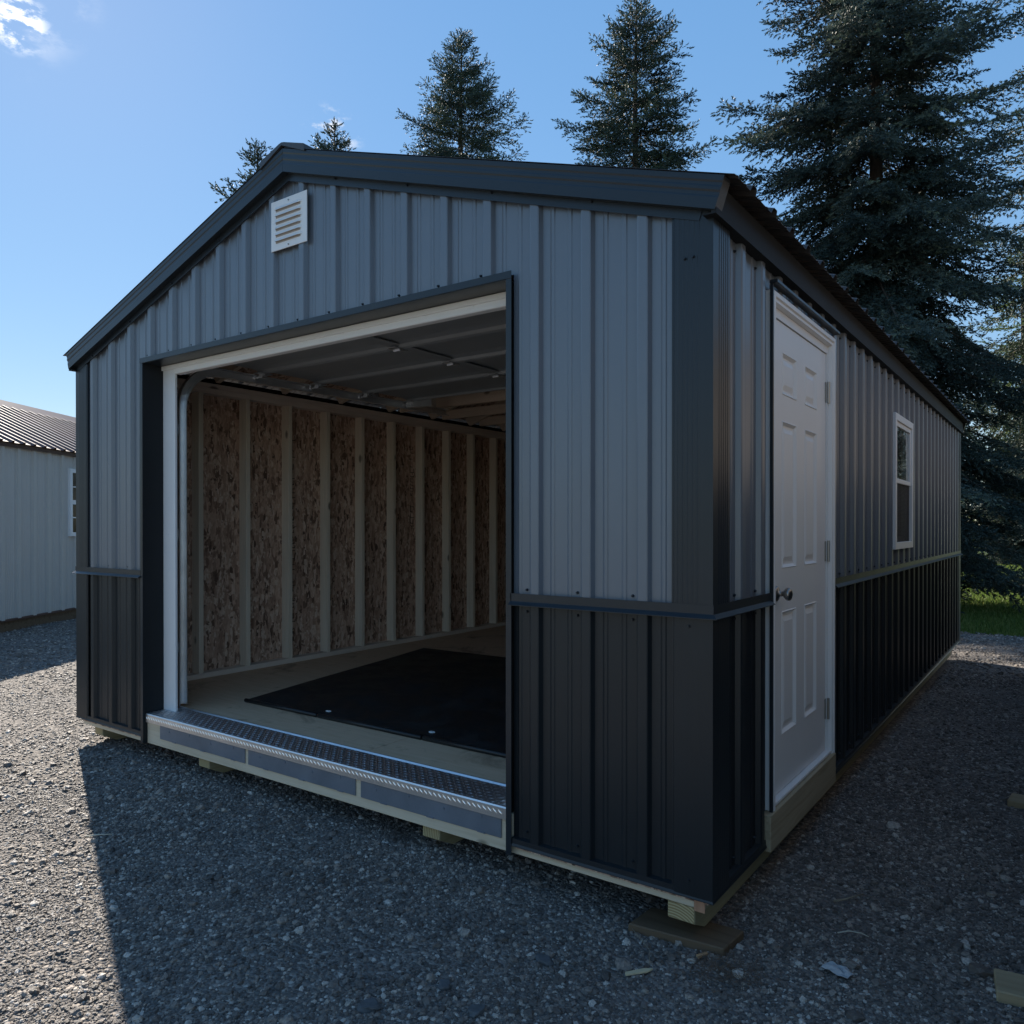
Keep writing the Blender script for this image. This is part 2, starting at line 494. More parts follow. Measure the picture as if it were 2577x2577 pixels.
# front siding in 36 inch panels
edges = [-.0] + [fr_c[1] + .033 - .9144 * k for k in range(0, 5)] + [-W]
edges = sorted(set(edges))
for a, b in zip(edges[:-1], edges[1:]):
    if b - a < .05: continue
    mb = MB()
    cuts = sorted([a, b] + [c for c in (OX1 - .02, OX2 + .02) if a < c < b])
    for c0, c1 in zip(cuts[:-1], cuts[1:]):
        mid = (c0 + c1) / 2
        zb = OZ + .02 if OX1 - .02 < mid < OX2 + .02 else Z1 + .02
        sheet(mb, mp_front, c0, c1, zb, lambda u: roof_z(u) - .05, fr_c, (XR,))
    mb.build('siding_panel', M['grey_metal'], garage)
for a, b in ((-W, OX1 - .02), (OX2 + .02, fr_c[1] - .2), (OX2 + .02, 0)):
    if (a, b) == (OX2 + .02, fr_c[1] - .2): continue
    mb = MB(); sheet(mb, mp_front, a, b, .0, Z1 - .002, fr_c); mb.build('wainscot_panel', M['black_metal'], garage)

# right side siding; the entry door and the window cut it
DY1, DY2, DZT, DZB = .60, 1.622, 2.19, .10
WY1, WY2, WZ1, WZ2 = 3.267, 4.0, 1.092, 2.02
EAVE = 2.30
e_r = [0] + [.285 + .033 + .9144 * k for k in range(0, 8)] + [L]
for a, b in zip(e_r[:-1], e_r[1:]):
    if b - a < .02: continue
    up, lo = MB(), MB()
    cuts = sorted([a, b] + [c for c in (DY1 + .01, DY2 - .01, WY1 + .01, WY2 - .01) if a < c < b])
    for c0, c1 in zip(cuts[:-1], cuts[1:]):
        mid = (c0 + c1) / 2
        if DY1 < mid < DY2:
            sheet(up, mp_right, c0, c1, DZT - .01, EAVE, sd_c)
        elif WY1 < mid < WY2:
            sheet(up, mp_right, c0, c1, Z1 + .02, WZ1 + .01, sd_c); sheet(up, mp_right, c0, c1, WZ2 - .01, EAVE, sd_c)
            sheet(lo, mp_right, c0, c1, 0, Z1 - .002, sd_c)
        else:
            sheet(up, mp_right, c0, c1, Z1 + .02, EAVE, sd_c); sheet(lo, mp_right, c0, c1, 0, Z1 - .002, sd_c)
    up.build('siding_panel', M['grey_metal'], garage)
    if lo.v: lo.build('wainscot_panel', M['black_metal'], garage)
# left side and rear
for mp, u0, u1, zt, cs in ((mp_left, 0, L, lambda u: EAVE, sd_c), (mp_rear, -W, 0, lambda u: roof_z(u) - .05, fr_c)):
    mb = MB(); sheet(mb, mp, u0, u1, Z1 + .02, zt, cs, (XR,)); mb.build('siding_panel', M['grey_metal'], garage)
    mb = MB(); sheet(mb, mp, u0, u1, 0, Z1 - .002, cs); mb.build('wainscot_panel', M['black_metal'], garage)

# corner trims with fine pressed lines
def corner_trim(xc, yc, sx, sy, z0, z1, w1=.125, w2=.145, mat='trim_metal', parent=garage, fine=.0013):
    """L shaped trim at corner (xc,yc); legs run to -sx in x and -sy in y"""
    def leg(wd):
        pts = [(0, 0)]
        for k in (.22, .36, .50, .64, .78):
            pts += [(wd * k - .004, 0), (wd * k - .002, fine), (wd * k + .002, fine), (wd * k + .004, 0)]
        pts += [(wd - .012, 0), (wd - .008, -.006), (wd, -.006)]
        return pts
    off = .0235
    path = [(xc - sx * a + 0, yc + sy * (off + h)) for a, h in leg(w1)][::-1]
    path[-1] = (xc + sx * off, yc + sy * off)
    path += [(xc + sx * (off + h), yc - sy * a) for a, h in leg(w2)][1:]
    n = len(path)
    vs_ = [(x, y, z0) for x, y in path] + [(x, y, z1) for x, y in path]
    fs_ = [(i, i + 1, n + i + 1, n + i) for i in range(n - 1)]
    o = MB().add(vs_, fs_).build('corner_trim', M[mat], parent)
    so = o.modifiers.new('th', 'SOLIDIFY'); so.thickness = .0015; so.offset = 0
    return o
zc = 2.31
corner_trim(0, 0, 1, -1, Z1 + .012, zc)
corner_trim(-W, 0, -1, -1, Z1 + .012, zc)
corner_trim(0, L, 1, 1, Z1 + .012, zc)
corner_trim(-W, L, -1, 1, Z1 + .012, zc)
for a in ((0, 0, 1, -1), (-W, 0, -1, -1), (0, L, 1, 1), (-W, L, -1, 1)):
    corner_trim(*a, -.006, Z1 - .004, mat='black_metal', fine=.0002)

# belt trim: profile (out, z) swept along each face
belt = [(.0, Z1 + .035), (.0245, Z1 + .035), (.0275, Z1T - .006), (.0275, Z1 + .010), (.045, Z1 - .003), (.045, Z1 - .0055), (.022, Z1 - .001), (.0, Z1 - .001)]
def run_front(prof, x0, x1, name, mat, y=0, sx0=0, sx1=0):
    # sx0/sx1: mitre factors, outward offset added at each end
    mb = MB(); n = len(prof)
    vs_ = [(x0 - sx0 * o, y - o, z) for o, z in prof] + [(x1 + sx1 * o, y - o, z) for o, z in prof]
    fs_ = [tuple(range(n)), tuple(range(2 * n - 1, n - 1, -1))] + [(i, (i + 1) % n, n + (i + 1) % n, n + i) for i in range(n)]
    return mb.add(vs_, fs_).build(name, mat, garage)
def run_side(prof, y0, y1, name, mat, x=0, s0=0, s1=0, sg=1):
    mb = MB(); n = len(prof)
    vs_ = [(x + sg * o, y0 - s0 * o, z) for o, z in prof] + [(x + sg * o, y1 + s1 * o, z) for o, z in prof]
    fs_ = [tuple(range(n)), tuple(range(2 * n - 1, n - 1, -1))] + [(i, (i + 1) % n, n + (i + 1) % n, n + i) for i in range(n)]
    return mb.add(vs_, fs_).build(name, mat, garage)
run_front(belt, -W, OX1 - .022, 'belt_trim', M['trim_metal'], 0, 1, 0)
run_front(belt, OX2 + .022, 0, 'belt_trim', M['trim_metal'], 0, 0, 1)
run_side(belt, 0, DY1 - .012, 'belt_trim', M['trim_metal'], 0, 1, 0)
run_side(belt, DY2 + .004, 4.9, 'belt_trim', M['trim_metal'])
run_side(belt, 4.902, L, 'belt_trim', M['trim_metal'], 0, 0, 1)
run_side(belt, 0, L, 'belt_trim', M['trim_metal'], -W, 1, 1, -1)
# base trim
base = [(.0, .022), (.022, .018), (.023, .000), (.027, -.009), (.027, -.011), (0, -.010)]
run_front(base, -W, OX1 - .022, 'base_trim', M['black_metal'], 0, 1, 0)
run_front(base, OX2 + .022, 0, 'base_trim', M['black_metal'], 0, 0, 1)
run_side(base, 0, .545, 'base_trim', M['black_metal'], 0, 1, 0)
run_side(base, 1.61, L, 'base_trim', M['black_metal'], 0, 0, 1)
run_side(base, 0, L, 'base_trim', M['black_metal'], -W, 1, 1, -1)

# opening trim: flange on the face and a deep return
JD = .105
for nm, x0, x1, xr in (('l', OX1 - .026, OX1, OX1), ('r', OX2, OX2 + .026, OX2)):
    mb = MB()
    mb.box(x0, x1, -.0275, -.025, -.05, OZ + .001)
    xa = x1 - .0024 if nm == 'l' else x0
    o = mb.build('opening_trim', M['trim_metal'], garage)
    MB().box(xa, xa + .0024, -.0249, JD, -.05, OZ).build('trim_return', M['shaded_trim'], o)  # dull black here holds the shade inside the return
mb = MB(); mb.box(OX1 - .026, OX2 + .027, -.030, -.0277, OZ - .001, OZ + .028); mb.box(OX1 + .0026, OX2 - .0026, -.0265, JD, OZ - .003, OZ - .0005)
mb.build('opening_trim', M['trim_metal'], garage)
# white jambs and header behind the trim
MB().box(OX1 - .03, OX1 + .122, JD + .001, JD + .021, FLOOR + .003, OZ + .1).build('jamb', M['white_vinyl'], garage, .004)
MB().box(OX2 - .085, OX2 + .03, JD + .001, JD + .045, FLOOR + .003, OZ + .1).build('jamb', M['white_vinyl'], garage, .004)
MB().box(OX1 + .123, OX2 - .086, JD - .002, JD + .043, 2.165, OZ + .1).build('header', M['white_vinyl'], garage, .004)
MB().box(OX1 - .0, OX2 + .0, JD - .012, JD - .003, OZ - .03, OZ - .004).build('header_stop', M['white_vinyl'], garage, .002)

# rake fascia, wall strip under it, eave fascia
FY = -.062
def rake(side, yf, yb, parent=garage):
    sg = side
    def P(s, t, y):      # s along slope from ridge, t perpendicular offset (down negative)
        return (XR + sg * (s * CA + t * SA), y, ZR - s * SA + t * CA)
    SL = (XE - XR) / CA
    H = .108
    prof = [0]
    for k in (.16, .22, .30, .36, .44, .50, .60, .66): prof.append(-H * k)
    prof.append(-H)
    dpt = [0, 0, .0025, .0025, 0, 0, .0025, .0025, 0, 0]
    d = -1 if yf < 1 else 1
    vs_, fs_ = [], []
    n = len(prof)
    pts = [(t, yf - d * dd) for t, dd in zip(prof, dpt)] + [(-H, yb), (-H + .004, yb), (-.004, yb), (0, yb)]
    for t, y in pts:
        x0 = XR; # mitred at ridge: vertical joint -> s = -t*tan(alpha)
        s0 = -t * SA / CA + .0006
        vs_.append(P(s0, t, y))
    for t, y in pts: vs_.append(P(SL, t, y))
    N = len(pts)
    for i in range(N): fs_.append((i, (i + 1) % N, N + (i + 1) % N, N + i))
    fs_.append(tuple(range(N))); fs_.append(tuple(range(N, 2 * N)))
    MB().add(vs_, fs_).build('rake_fascia', M['trim_metal'], parent)
    yw = 0 if yf < 1 else L
    mb = MB(); t0, t1 = -H + .012, -H - .032
    vs_ = []
    for s in ('a', SL - .06):
        for t in (t0, t1):
            for y in (yw + d * .028, yw + d * .0225):
                ss = -t * SA / CA if s == 'a' else s
                vs_.append(P(ss, t, y))
    mb.add(vs_, [(0, 1, 3, 2), (4, 6, 7, 5), (0, 4, 5, 1), (2, 3, 7, 6), (0, 2, 6, 4), (1, 5, 7, 3)])
    mb.build('rake_strip', M['trim_metal'], parent)
for sg in (1, -1):
    rake(sg, FY, -.004); rake(sg, L - FY, L + .004)
for xs_, sg in ((0, 1), (-W, -1)):
    mb = MB(); mb.box(*sorted((xs_ + sg * .030, xs_ + sg * .046)), FY + .004, L - FY - .004, 2.272, 2.377)
    mb.box(*sorted((xs_ + sg * .001, xs_ + sg * .0299)), FY + .004, L - FY - .004, 2.2725, 2.276)
    mb.build('eave_fascia', M['shaded_trim'], garage)

# roof panels
e_y = [FY - .004] + [sd_c[1] + .1 + .9144 * k for k in range(0, 8)] + [L - FY + .004]
for sg in (1, -1):
    for a, b in zip(e_y[:-1], e_y[1:]):
        mb = MB()
        SL = (XE - XR) / CA + .035
        def mp_roof(u, h, s):
            return (XR + sg * (s * CA + (h + .004) * SA), u, ZR - s * SA + (h + .004) * CA)
        sheet(mb, mp_roof, a, b, .02, SL, [c + .06 for c in sd_c] + [sd_c[-1] + .06 + RIB])
        mb.build('roof_panel', M['roof_metal'], garage)
cap = [(-.17, -.17 * TA - .006), (-.165, -.165 * TA + .0285), (-.02, .0285 - .02 * TA), (0, .026), (.02, .0285 - .02 * TA), (.165, -.165 * TA + .0285), (.17, -.17 * TA - .006), (0, .012)]
MB().prism(cap, lambda a, b, t: (XR + a, FY - .008 if t == 0 else L - FY + .008, ZR + b)).build('ridge_cap', M['roof_metal'], garage)

# sheathing, framing, floor
xi = -W + .012
for k in range(6):
    ya = max(.03, .012 + 1.2192 * k); yb = min(L - .03, .012 + 1.2192 * (k + 1) - .003)
    MB().box(-W + .001, xi, ya, yb, -.03, 2.33).build('sheathing_panel', M['osb'], garage)
mb = MB(); mb.box(-.012, -.001, .03, DY1 + .03, -.03, 2.33); mb.box(-.012, -.001, DY2 - .03, WY1 + .03, -.03, 2.33); mb.box(-.012, -.001, WY2 - .03, L - .03, -.03, 2.33)
mb.box(-.012, -.001, DY1 + .03, DY2 - .03, DZT - .03, 2.33); mb.box(-.012, -.001, WY1 + .03, WY2 - .03, -.03, WZ1 + .03); mb.box(-.012, -.001, WY1 + .03, WY2 - .03, WZ2 - .03, 2.33)
mb.build('sheathing_panel', M['osb'], garage)
pf = [(-W + .001, -.03), (-.001, -.03), (-.001, 2.33), (XR, 3.03), (-W + .001, 2.33)]
MB().prism(pf, lambda a, b, t: (a, L - .012 + t * .011, b)).build('sheathing_panel', M['osb'], garage)
pf = [(-W + .001, 2.33), (-W + .001, -.03), (OX1 - .03, -.03), (OX1 - .03, OZ + .03), (OX2 + .03, OZ + .03), (OX2 + .03, -.03), (-.001, -.03), (-.001, 2.33), (XR, 3.03)]
mb = MB(); mb.box(-W + .001, OX1 - .03, .001, .012, -.03, OZ + .03); mb.box(OX2 + .03, -.001, .001, .012, -.03, OZ + .03)
mb.prism([(-W + .001, OZ + .0301), (-.001, OZ + .0301), (-.001, 2.33), (XR, 3.03), (-W + .001, 2.33)], lambda a, b, t: (a, .001 + t * .011, b))
mb.build('sheathing_panel', M['osb'], garage)
for sg in (1, -1):
    def P(s, t, y): return (XR + sg * (s * CA + t * SA), y, ZR - s * SA + t * CA)
    SL = (XE - XR) / CA - .09
    MB().hexa([P(.01, -.016, .0), P(SL, -.016, .0), P(SL, -.016, L), P(.01, -.016, L), P(.01, -.004, .0), P(SL, -.004, .0), P(SL, -.004, L), P(.01, -.004, L)]).build('roof_deck', M['osb'], garage)
# framing
ys_st = [.14 + .002, .44] + [.81 + .4064 * k for k in range(0, 16)] + [L - .09]
base_st = MB().box(-.0445, .0445, -.019, .019, FLOOR + .039, 2.239)
st0 = None
def stud_at(x, y, rot=False):
    global st0
    if st0 is None:
        st0 = base_st.build('stud', M['stud'], None, .002); COL.objects.unlink(st0); o = st0
    else: o = st0.copy()
    link(o, garage)
    o.location = Vector((x, y, 0)) - garage.location
    if rot: o.rotation_euler.z = math.pi / 2
    return o
for y in ys_st: stud_at(xi + .0455, y)
for k in range(11):
    x = -W + .35 + k * .38
    if x < -.1: stud_at(x, L - .013 - .0455, True)
for k in range(18):
    y = .3 + k * .4064
    if not (DY1 - .05 < y < DY2 + .05 or WY1 - .05 < y < WY2 + .05): stud_at(-.0125 - .0455, y)
for x0 in (xi + .001, -.0125 - .09):
    MB().box(x0, x0 + .089, .014, L - .014, FLOOR + .0005, FLOOR + .0385).build('wall_plate', M['plate'], garage, .002)
    MB().box(x0, x0 + .089, .014, L - .014, 2.2395, 2.2775).build('wall_plate', M['plate'], garage, .002)
    MB().box(x0 - .0, x0 + .089, .014, L - .014, 2.278, 2.316).build('wall_plate', M['plate'], garage, .002)
MB().box(xi + .001, xi + .0905, .0145, .052, FLOOR + .04, 2.238).build('stud', M['stud'], garage, .002)
for k in range(12):
    y = .35 + k * .6096
    for sg in (1, -1):
        def P(s, t, yy): return (XR + sg * (s * CA + t * SA), yy, ZR - s * SA + t * CA)
        SL = (XE - XR) / CA - .11
        MB().hexa([P(.03, -.106, y - .019), P(SL - .03, -.106, y - .019), P(SL - .03, -.106, y + .019), P(.03, -.106, y + .019),
                   P(.02, -.017, y - .019), P(SL, -.017, y - .019), P(SL, -.017, y + .019), P(.02, -.017, y + .019)]).build('rafter', M['rafter'], garage, .002)
    if k > 3:
        MB().box(-W + .2, -.2, y + .0195, y + .0575, 2.32, 2.408).build('ceiling_joist', M['rafter'], garage, .002)
for r_i in range(6):
    y0, y1 = max(.03, r_i * 1.2192), min(L - .03, (r_i + 1) * 1.2192 - .003)
    xcuts = [-W + .0125] + [c for c in ((-1.86, ) if r_i % 2 == 0 else (-3.08, -.64)) ] + [-.0125]
    for xa, xb in zip(xcuts[:-1], xcuts[1:]):
        MB().box(xa + .0015, xb - .0015, y0, y1, FLOOR - .02, FLOOR).build('floor_sheet', M['floor'], garage)

# rim boards and skids
MB().box(-W + .02, -.05, .002, .040, -.052, .104).build('rim_board', M['rim'], garage, .002)
MB().box(-W + .02, -.05, L - .045, L - .007, -.037, .104).build('rim_board', M['rim'], garage, .002)
MB().box(-.0495, -.011, .004, L - .01, -.05, .104).build('rim_board', M['rim_side'], garage, .002)
MB().box(-.0492, -.0113, -.0035, .0035, -.06, -.014).build('rim_end', M['endgrain'], garage, .001)
MB().box(-W + .0, -W + .0195, .02, L - .01, -.037, .104).build('rim_board', M['rim_side'], garage, .002)
for xc in (-.100, -1.27, -2.97, -4.15):
    pr = [(.006, -.053), (.006, -.112), (.10, -.158), (L - .13, -.158), (L - .03, -.115), (L - .03, -.053)]
    y0 = 0 if xc > -.2 else .03
    pr = [(a + y0, b) for a, b in pr]
    MB().prism(pr, lambda a, b, t: (xc - .05 + .1 * t, a, b)).build('skid', M['skid'], garage, .003)
    MB().box(xc - .047, xc + .047, pr[0][0] - .001, pr[0][0] + .001, -.1095, -.0555).build('skid_end', M['rings'], garage)
for k in range(14):
    y = .45 + k * .5
    if abs(y - L) > .3: MB().box(-W + .03, -.06, y, y + .038, -.0515, .1045).build('floor_joist', M['rim'], garage)

# threshold: diamond plate with lugs, steel plates on the rim
TX0, TX1 = OX1 + .004, OX2 - .004
mb = MB()
prof = [(-.012, .078), (-.012, .1225), (-.009, .1285), (-.005, .1295), (.186, .1295), (.193, .1365), (.199, .1365), (.199, .1255), (-.0075, .1255), (-.0075, .078)]
mb.prism(prof, lambda a, b, t: (TX0 + (TX1 - TX0) * t, a, b))
plate = mb.build('threshold_plate', M['alu'], garage)
tag(plate, 'shiny diamond tread plate across the sill of the opening')
lv, lf = [], []
def lug(c, du, dv, nn, ln=.0115, wd=.004, h=.0026):
    b = len(lv)
    for a, q, hh in ((-1, 0, 0), (0, -1, 0), (1, 0, 0), (0, 1, 0), (-.45, 0, h), (.45, 0, h)):
        lv.append(c + du * (a * ln) + dv * (q * wd) + nn * hh)
    for f in ((0, 1, 4), (1, 5, 4), (1, 2, 5), (2, 3, 5), (3, 4, 5), (3, 0, 4)): lf.append(tuple(i + b for i in f))
i = 0
px_ = .0265
nx = int((TX1 - TX0 - .02) / px_)
for i in range(nx):
    x = TX0 + .012 + i * px_
    for j in range(7):
        y = .010 + j * px_
        s_ = 1 if (i + j) % 2 else -1
        lug(Vector((x, y, .1295)), Vector((.7071, s_ * .7071, 0)), Vector((-s_ * .7071, .7071, 0)), Vector((0, 0, 1)), .0150, .0060, .0045)
    for j in range(1):
        z = .101
        s_ = -1
        lug(Vector((x, -.012, z)), Vector((.7071, 0, s_ * .7071)), Vector((-s_ * .7071, 0, .7071)), Vector((0, -1, 0)), .019, .0048, .003)
M['lug'] = simple('polished_lug', (.9, .91, .93), .28, 1)
o = raw_mesh('tread_lug', [tuple(v) for v in lv], lf, M['lug'], plate); tag(o, kind='stuff')
for x0, x1 in ((-3.355, -2.540), (-2.512, -1.702), (-1.667, -.862)):
    pr = [(x0, -.004), (x1, -.004), (x1, .088), (x0, .088)]
    sp = MB().box(x0, x1, -.0048, .0015, -.004, .0885).build('steel_plate', M['steel'], garage, .002)
    sc_ = MB()
    for k in range(4):
        xx = x0 + .1 + k * (x1 - x0 - .2) / 3; zz = .052 + .012 * (k % 2)
        sc_.tube([(xx, -.0045, zz), (xx, -.008, zz)], [.006, .0045], 8)
    for k in range(3):
        xx = x0 + .15 + k * (x1 - x0 - .25) / 2
        sc_.box(xx - .02, xx + .02, -.008, -.0047, -.004, .002)
    sc_.build('screws', M['steel'], sp)['kind'] = 'stuff'

# gable vent
VX0, VX1, VZ0, VZ1 = -2.285, -2.012, 2.632, 2.881
vent = MB().box(VX0, VX1, -.027, -.0228, VZ0, VZ1).build('gable_vent', M['white_vinyl'], garage, .0015)
tag(vent, 'white square louvred gable vent under the ridge')
for k in range(6):
    z = VZ0 + .040 + k * .0315
    x0, x1 = VX0 + .035, VX1 - .035
    MB().box(x0 + .004, x1 - .012, -.0278, -.0271, z - .006, z + .010).build('slot_shade_strip', M['slot_shade'], vent)  # tan strip painted in for the shade under each louver
    mb = MB()
    mb.add([(x0, -.027, z + .019), (x1, -.027, z + .019), (x1, -.027, z + .004), (x1 - .022, -.039, z + .002), (x0 + .010, -.039, z + .002), (x0, -.027, z + .004)],
           [(0, 1, 3, 4), (1, 2, 3), (0, 4, 5)])
    lo = mb.build('louver', M['white_vinyl'], vent)
    so = lo.modifiers.new('th', 'SOLIDIFY'); so.thickness = .0012
mb = MB()
for z in (VZ0 + .014, VZ1 - .016): mb.tube([((VX0 + VX1) / 2, -.027, z), ((VX0 + VX1) / 2, -.031, z)], [.005, .004], 8)
mb.build('screws', M['hinge'], vent)['kind'] = 'stuff'

# entry door on the right side
door = MB()
SY1, SY2, SZ1, SZ2 = .70, 1.556, .135, 2.105
pc = [(.822, 1.037), (1.172, 1.378)]
pr_ = [(.367, .890), (1.070, 1.695), (1.805, 1.985)]
ygrid = sorted([SY1, SY2] + [v for p in pc for v in p]); zgrid = sorted([SZ1, SZ2] + [v for p in pr_ for v in p])
for a, b in zip(ygrid[:-1], ygrid[1:]):
    for c, d in zip(zgrid[:-1], zgrid[1:]):
        if (a, b) in pc and (c, d) in pr_: continue
        door.add([(.0, a, c), (.0, b, c), (.0, b, d), (.0, a, d)], [(0, 1, 2, 3)])
door.box(-.044, -.012, SY1, SY2, SZ1, SZ2)
for q in (((0, SY1), (-.03, SY1)), ((0, SY2), (-.03, SY2))):
    (xa, ya), (xb, yb) = q
    door.add([(xa, ya, SZ1), (xb, yb, SZ1), (xb, yb, SZ2), (xa, ya, SZ2)], [(0, 1, 2, 3)])
dr = door.build('entry_door', M['white_door'], garage)
tag(dr, 'white six panel entry door on the side wall')
for (a, b) in pc:
    for (c, d) in pr_:
        mb = MB(); loops = [(0, 0), (.004, .003), (.016, -.009), (.026, -.0095), (.048, -.002)]
        vs_ = []
        for ins, x in loops: vs_ += [(x, a + ins, c + ins), (x, b - ins, c + ins), (x, b - ins, d - ins), (x, a + ins, d - ins)]
        fs_ = [(4 * i + k, 4 * i + (k + 1) % 4, 4 * i + 4 + (k + 1) % 4, 4 * i + 4 + k) for i in range(len(loops) - 1) for k in range(4)]
        n = 4 * (len(loops) - 1); fs_.append((n, n + 1, n + 2, n + 3))
        mb.add(vs_, fs_).build('door_panel', M['white_door'], dr)
def lathe_x(prof, yc, zc_, n=24):
    mb = MB(); vs_ = []; fs_ = []
    for x, r in prof:
        for k in range(n):
            t = 2 * math.pi * k / n; vs_.append((x, yc + r * math.cos(t), zc_ + r * math.sin(t)))
    for i in range(len(prof) - 1):
        for k in range(n): fs_.append((i * n + k, i * n + (k + 1) % n, (i + 1) * n + (k + 1) % n, (i + 1) * n + k))
    fs_.append(tuple(range((len(prof) - 1) * n, len(prof) * n)))
    return mb.add(vs_, fs_)
lathe_x([(.0005, .032), (.006, .031), (.010, .024), (.012, .012), (.030, .010), (.034, .018), (.042, .0255), (.052, .027), (.060, .023), (.064, .012), (.0645, .001)], .748, .970).build('knob', M['nickel'], dr, 0, True)
for z0, z1 in ((1.862, 1.968), (1.073, 1.178), (.288, .392)):
    mb = MB(); mb.tube([(.012, 1.5625, z0), (.012, 1.5625, z1)], .0068, 10); mb.box(.0008, .0036, 1.538, 1.5555, z0 + .003, z1 - .003)
    mb.build('hinge', M['hinge'], dr)
# frame: brickmould with stepped profile
bm_ = [(-.02, .0), (.030, .0), (.034, .005), (.034, .022), (.027, .027), (.027, .039), (.010, .045), (-.02, .045)]   # (out, in from outer edge)
fr = MB()
def side_prof(yo, sg):
    n = len(bm_); vs_ = []
    for z, top in ((DZB - .03, 0), (DZT, 1)):
        for o_, i_ in bm_: vs_.append((o_, yo + sg * i_, z - (i_ if top else 0)))
    fr.add(vs_, [tuple(range(n)), tuple(range(n, 2 * n))] + [(i, (i + 1) % n, n + (i + 1) % n, n + i) for i in range(n)])
side_prof(DY1 + .006, 1); side_prof(DY2 - .006, -1)
n = len(bm_); vs_ = [(o_, DY1 + .006 + i_, DZT - i_) for o_, i_ in bm_] + [(o_, DY2 - .006 - i_, DZT - i_) for o_, i_ in bm_]
fr.add(vs_, [tuple(range(n)), tuple(range(n, 2 * n))] + [(i, (i + 1) % n, n + (i + 1) % n, n + i) for i in range(n)])
frame = fr.build('door_frame', M['white_vinyl'], garage)
mb = MB(); mb.box(-.03, .0065, DY1 + .0515, SY1 - .003, DZB, 2.1435); mb.box(-.03, .0065, SY2 + .003, DY2 - .0515, DZB, 2.1435)
mb.box(-.03, .0065, SY1 - .003, SY2 + .003, SZ2 + .003, 2.1440)
mb.build('door_stop', M['white_vinyl'], frame)
MB().box(-.03, .026, DY1 + .052, DY2 - .052, DZB + .018, SZ1 - .003).build('door_sill', M['white_vinyl'], frame, .002)
MB().box(.0, .04, DY1 - .05, DY2 - .018, -.03, .1145).build('threshold_board', M['rim_side'], garage, .003)
MB().box(.0215, .034, DY1 - .010, DY1 + .0025, .0, DZT + .018).build('door_flashing', M['trim_metal'], garage, .001)
MB().box(.02, .052, DY1 - .012, DY2 + .004, DZT + .0195, DZT + .034).build('drip_cap', M['trim_metal'], garage, .002)

# window
win = MB()
def ring(mb, y0, y1, z0, z1, wd, x0, x1):
    mb.box(x0, x1, y0, y0 + wd, z0, z1); mb.box(x0, x1, y1 - wd, y1, z0, z1)
    mb.box(x0, x1, y0 + wd, y1 - wd, z0, z0 + wd); mb.box(x0, x1, y0 + wd, y1 - wd, z1 - wd, z1)
ring(win, WY1, WY2, WZ1, WZ2, .048, -.03, .040)
wn = win.build('window', M['white_vinyl'], garage, .002)
tag(wn, 'white single hung window in the side wall')
zm = (WZ1 + WZ2) / 2 + .01
mb = MB(); ring(mb, WY1 + .049, WY2 - .049, zm - .018, WZ2 - .049, .032, .006, .030); mb.build('sash', M['white_vinyl'], wn, .002)
mb = MB(); ring(mb, WY1 + .049, WY2 - .049, WZ1 + .049, zm + .018, .036, -.024, .004); mb.build('sash', M['white_vinyl'], wn, .002)
MB().box(.015, .019, WY1 + .08, WY2 - .08, zm + .013, WZ2 - .08).build('pane', M['glass'], wn)
MB().box(-.012, -.008, WY1 + .084, WY2 - .084, WZ1 + .084, zm - .017).build('pane', M['glass'], wn)
mb = MB()
for k in range(60):
    y = WY1 + .055 + k * (WY2 - WY1 - .11) / 59; mb.box(.0175, .0182, y - .0022, y + .0022, WZ1 + .05, zm - .02)
for k in range(44):
    z = WZ1 + .05 + k * (zm - WZ1 - .07) / 43; mb.box(.0183, .019, WY1 + .05, WY2 - .05, z - .0022, z + .0022)
tag(mb.build('insect_screen', M['screen'], wn), kind='stuff')

# overhead door, open under the ceiling, with its tracks
DZ = 2.30
OHX0, OHX1 = OX1 + .06, OX2 - .06
od = MB()
sec_e = [.285, .765, 1.245, 1.725, 2.215]
od_root = None
for k in range(4):
    y0, y1 = sec_e[k] + .004, sec_e[k + 1] - .004
    prof = [(y0, .030), (y0, -.018), (y0 + .016, -.024), (y0 + .020, -.006), (y0 + .05, -.001), (y0 + .07, .002), (y1 - .07, .002), (y1 - .05, -.001), (y1 - .020, -.006), (y1 - .016, -.024), (y1, -.018), (y1, .030)]
    o = MB().prism(prof, lambda a, b, t: (OHX0 + (OHX1 - OHX0) * t, a, DZ + b)).build('overhead_door' if k == 0 else 'door_section', M['doorback'], garage if k == 0 else od_root)
    if k == 0:
        od_root = o; tag(o, 'sectional overhead door rolled open under the ceiling')
for k in range(1, 5):
    for x in ((OHX0 + .03, XR - .02, OHX1 - .03)):
        y = sec_e[k]
        mb = MB(); mb.box(x - .03, x + .03, y - .055, y + .055, DZ - .028, DZ - .0245); mb.tube([(x - .025, y, DZ - .032), (x + .025, y, DZ - .032)], .008, 8)
        if x != XR - .02:
            sgx = -1 if x < XR else 1
            mb.tube([(x + sgx * .02, y, DZ - .045), (x + sgx * .075, y, DZ - .045)], .006, 8); mb.tube([(x + sgx * .06, y, DZ - .045), (x + sgx * .085, y, DZ - .045)], .022, 12)
            mb.box(x - .02, x + .02, y - .02, y + .02, DZ - .055, DZ - .028)
        mb.build('roller_hinge', M['galv'], od_root)
for x in (XR - .02,):
    for k in range(4):
        MB().box(x - .05, x + .05, sec_e[k] + .03, sec_e[k + 1] - .03, DZ - .010, DZ - .0065).build('stile', M['doorback'], od_root)
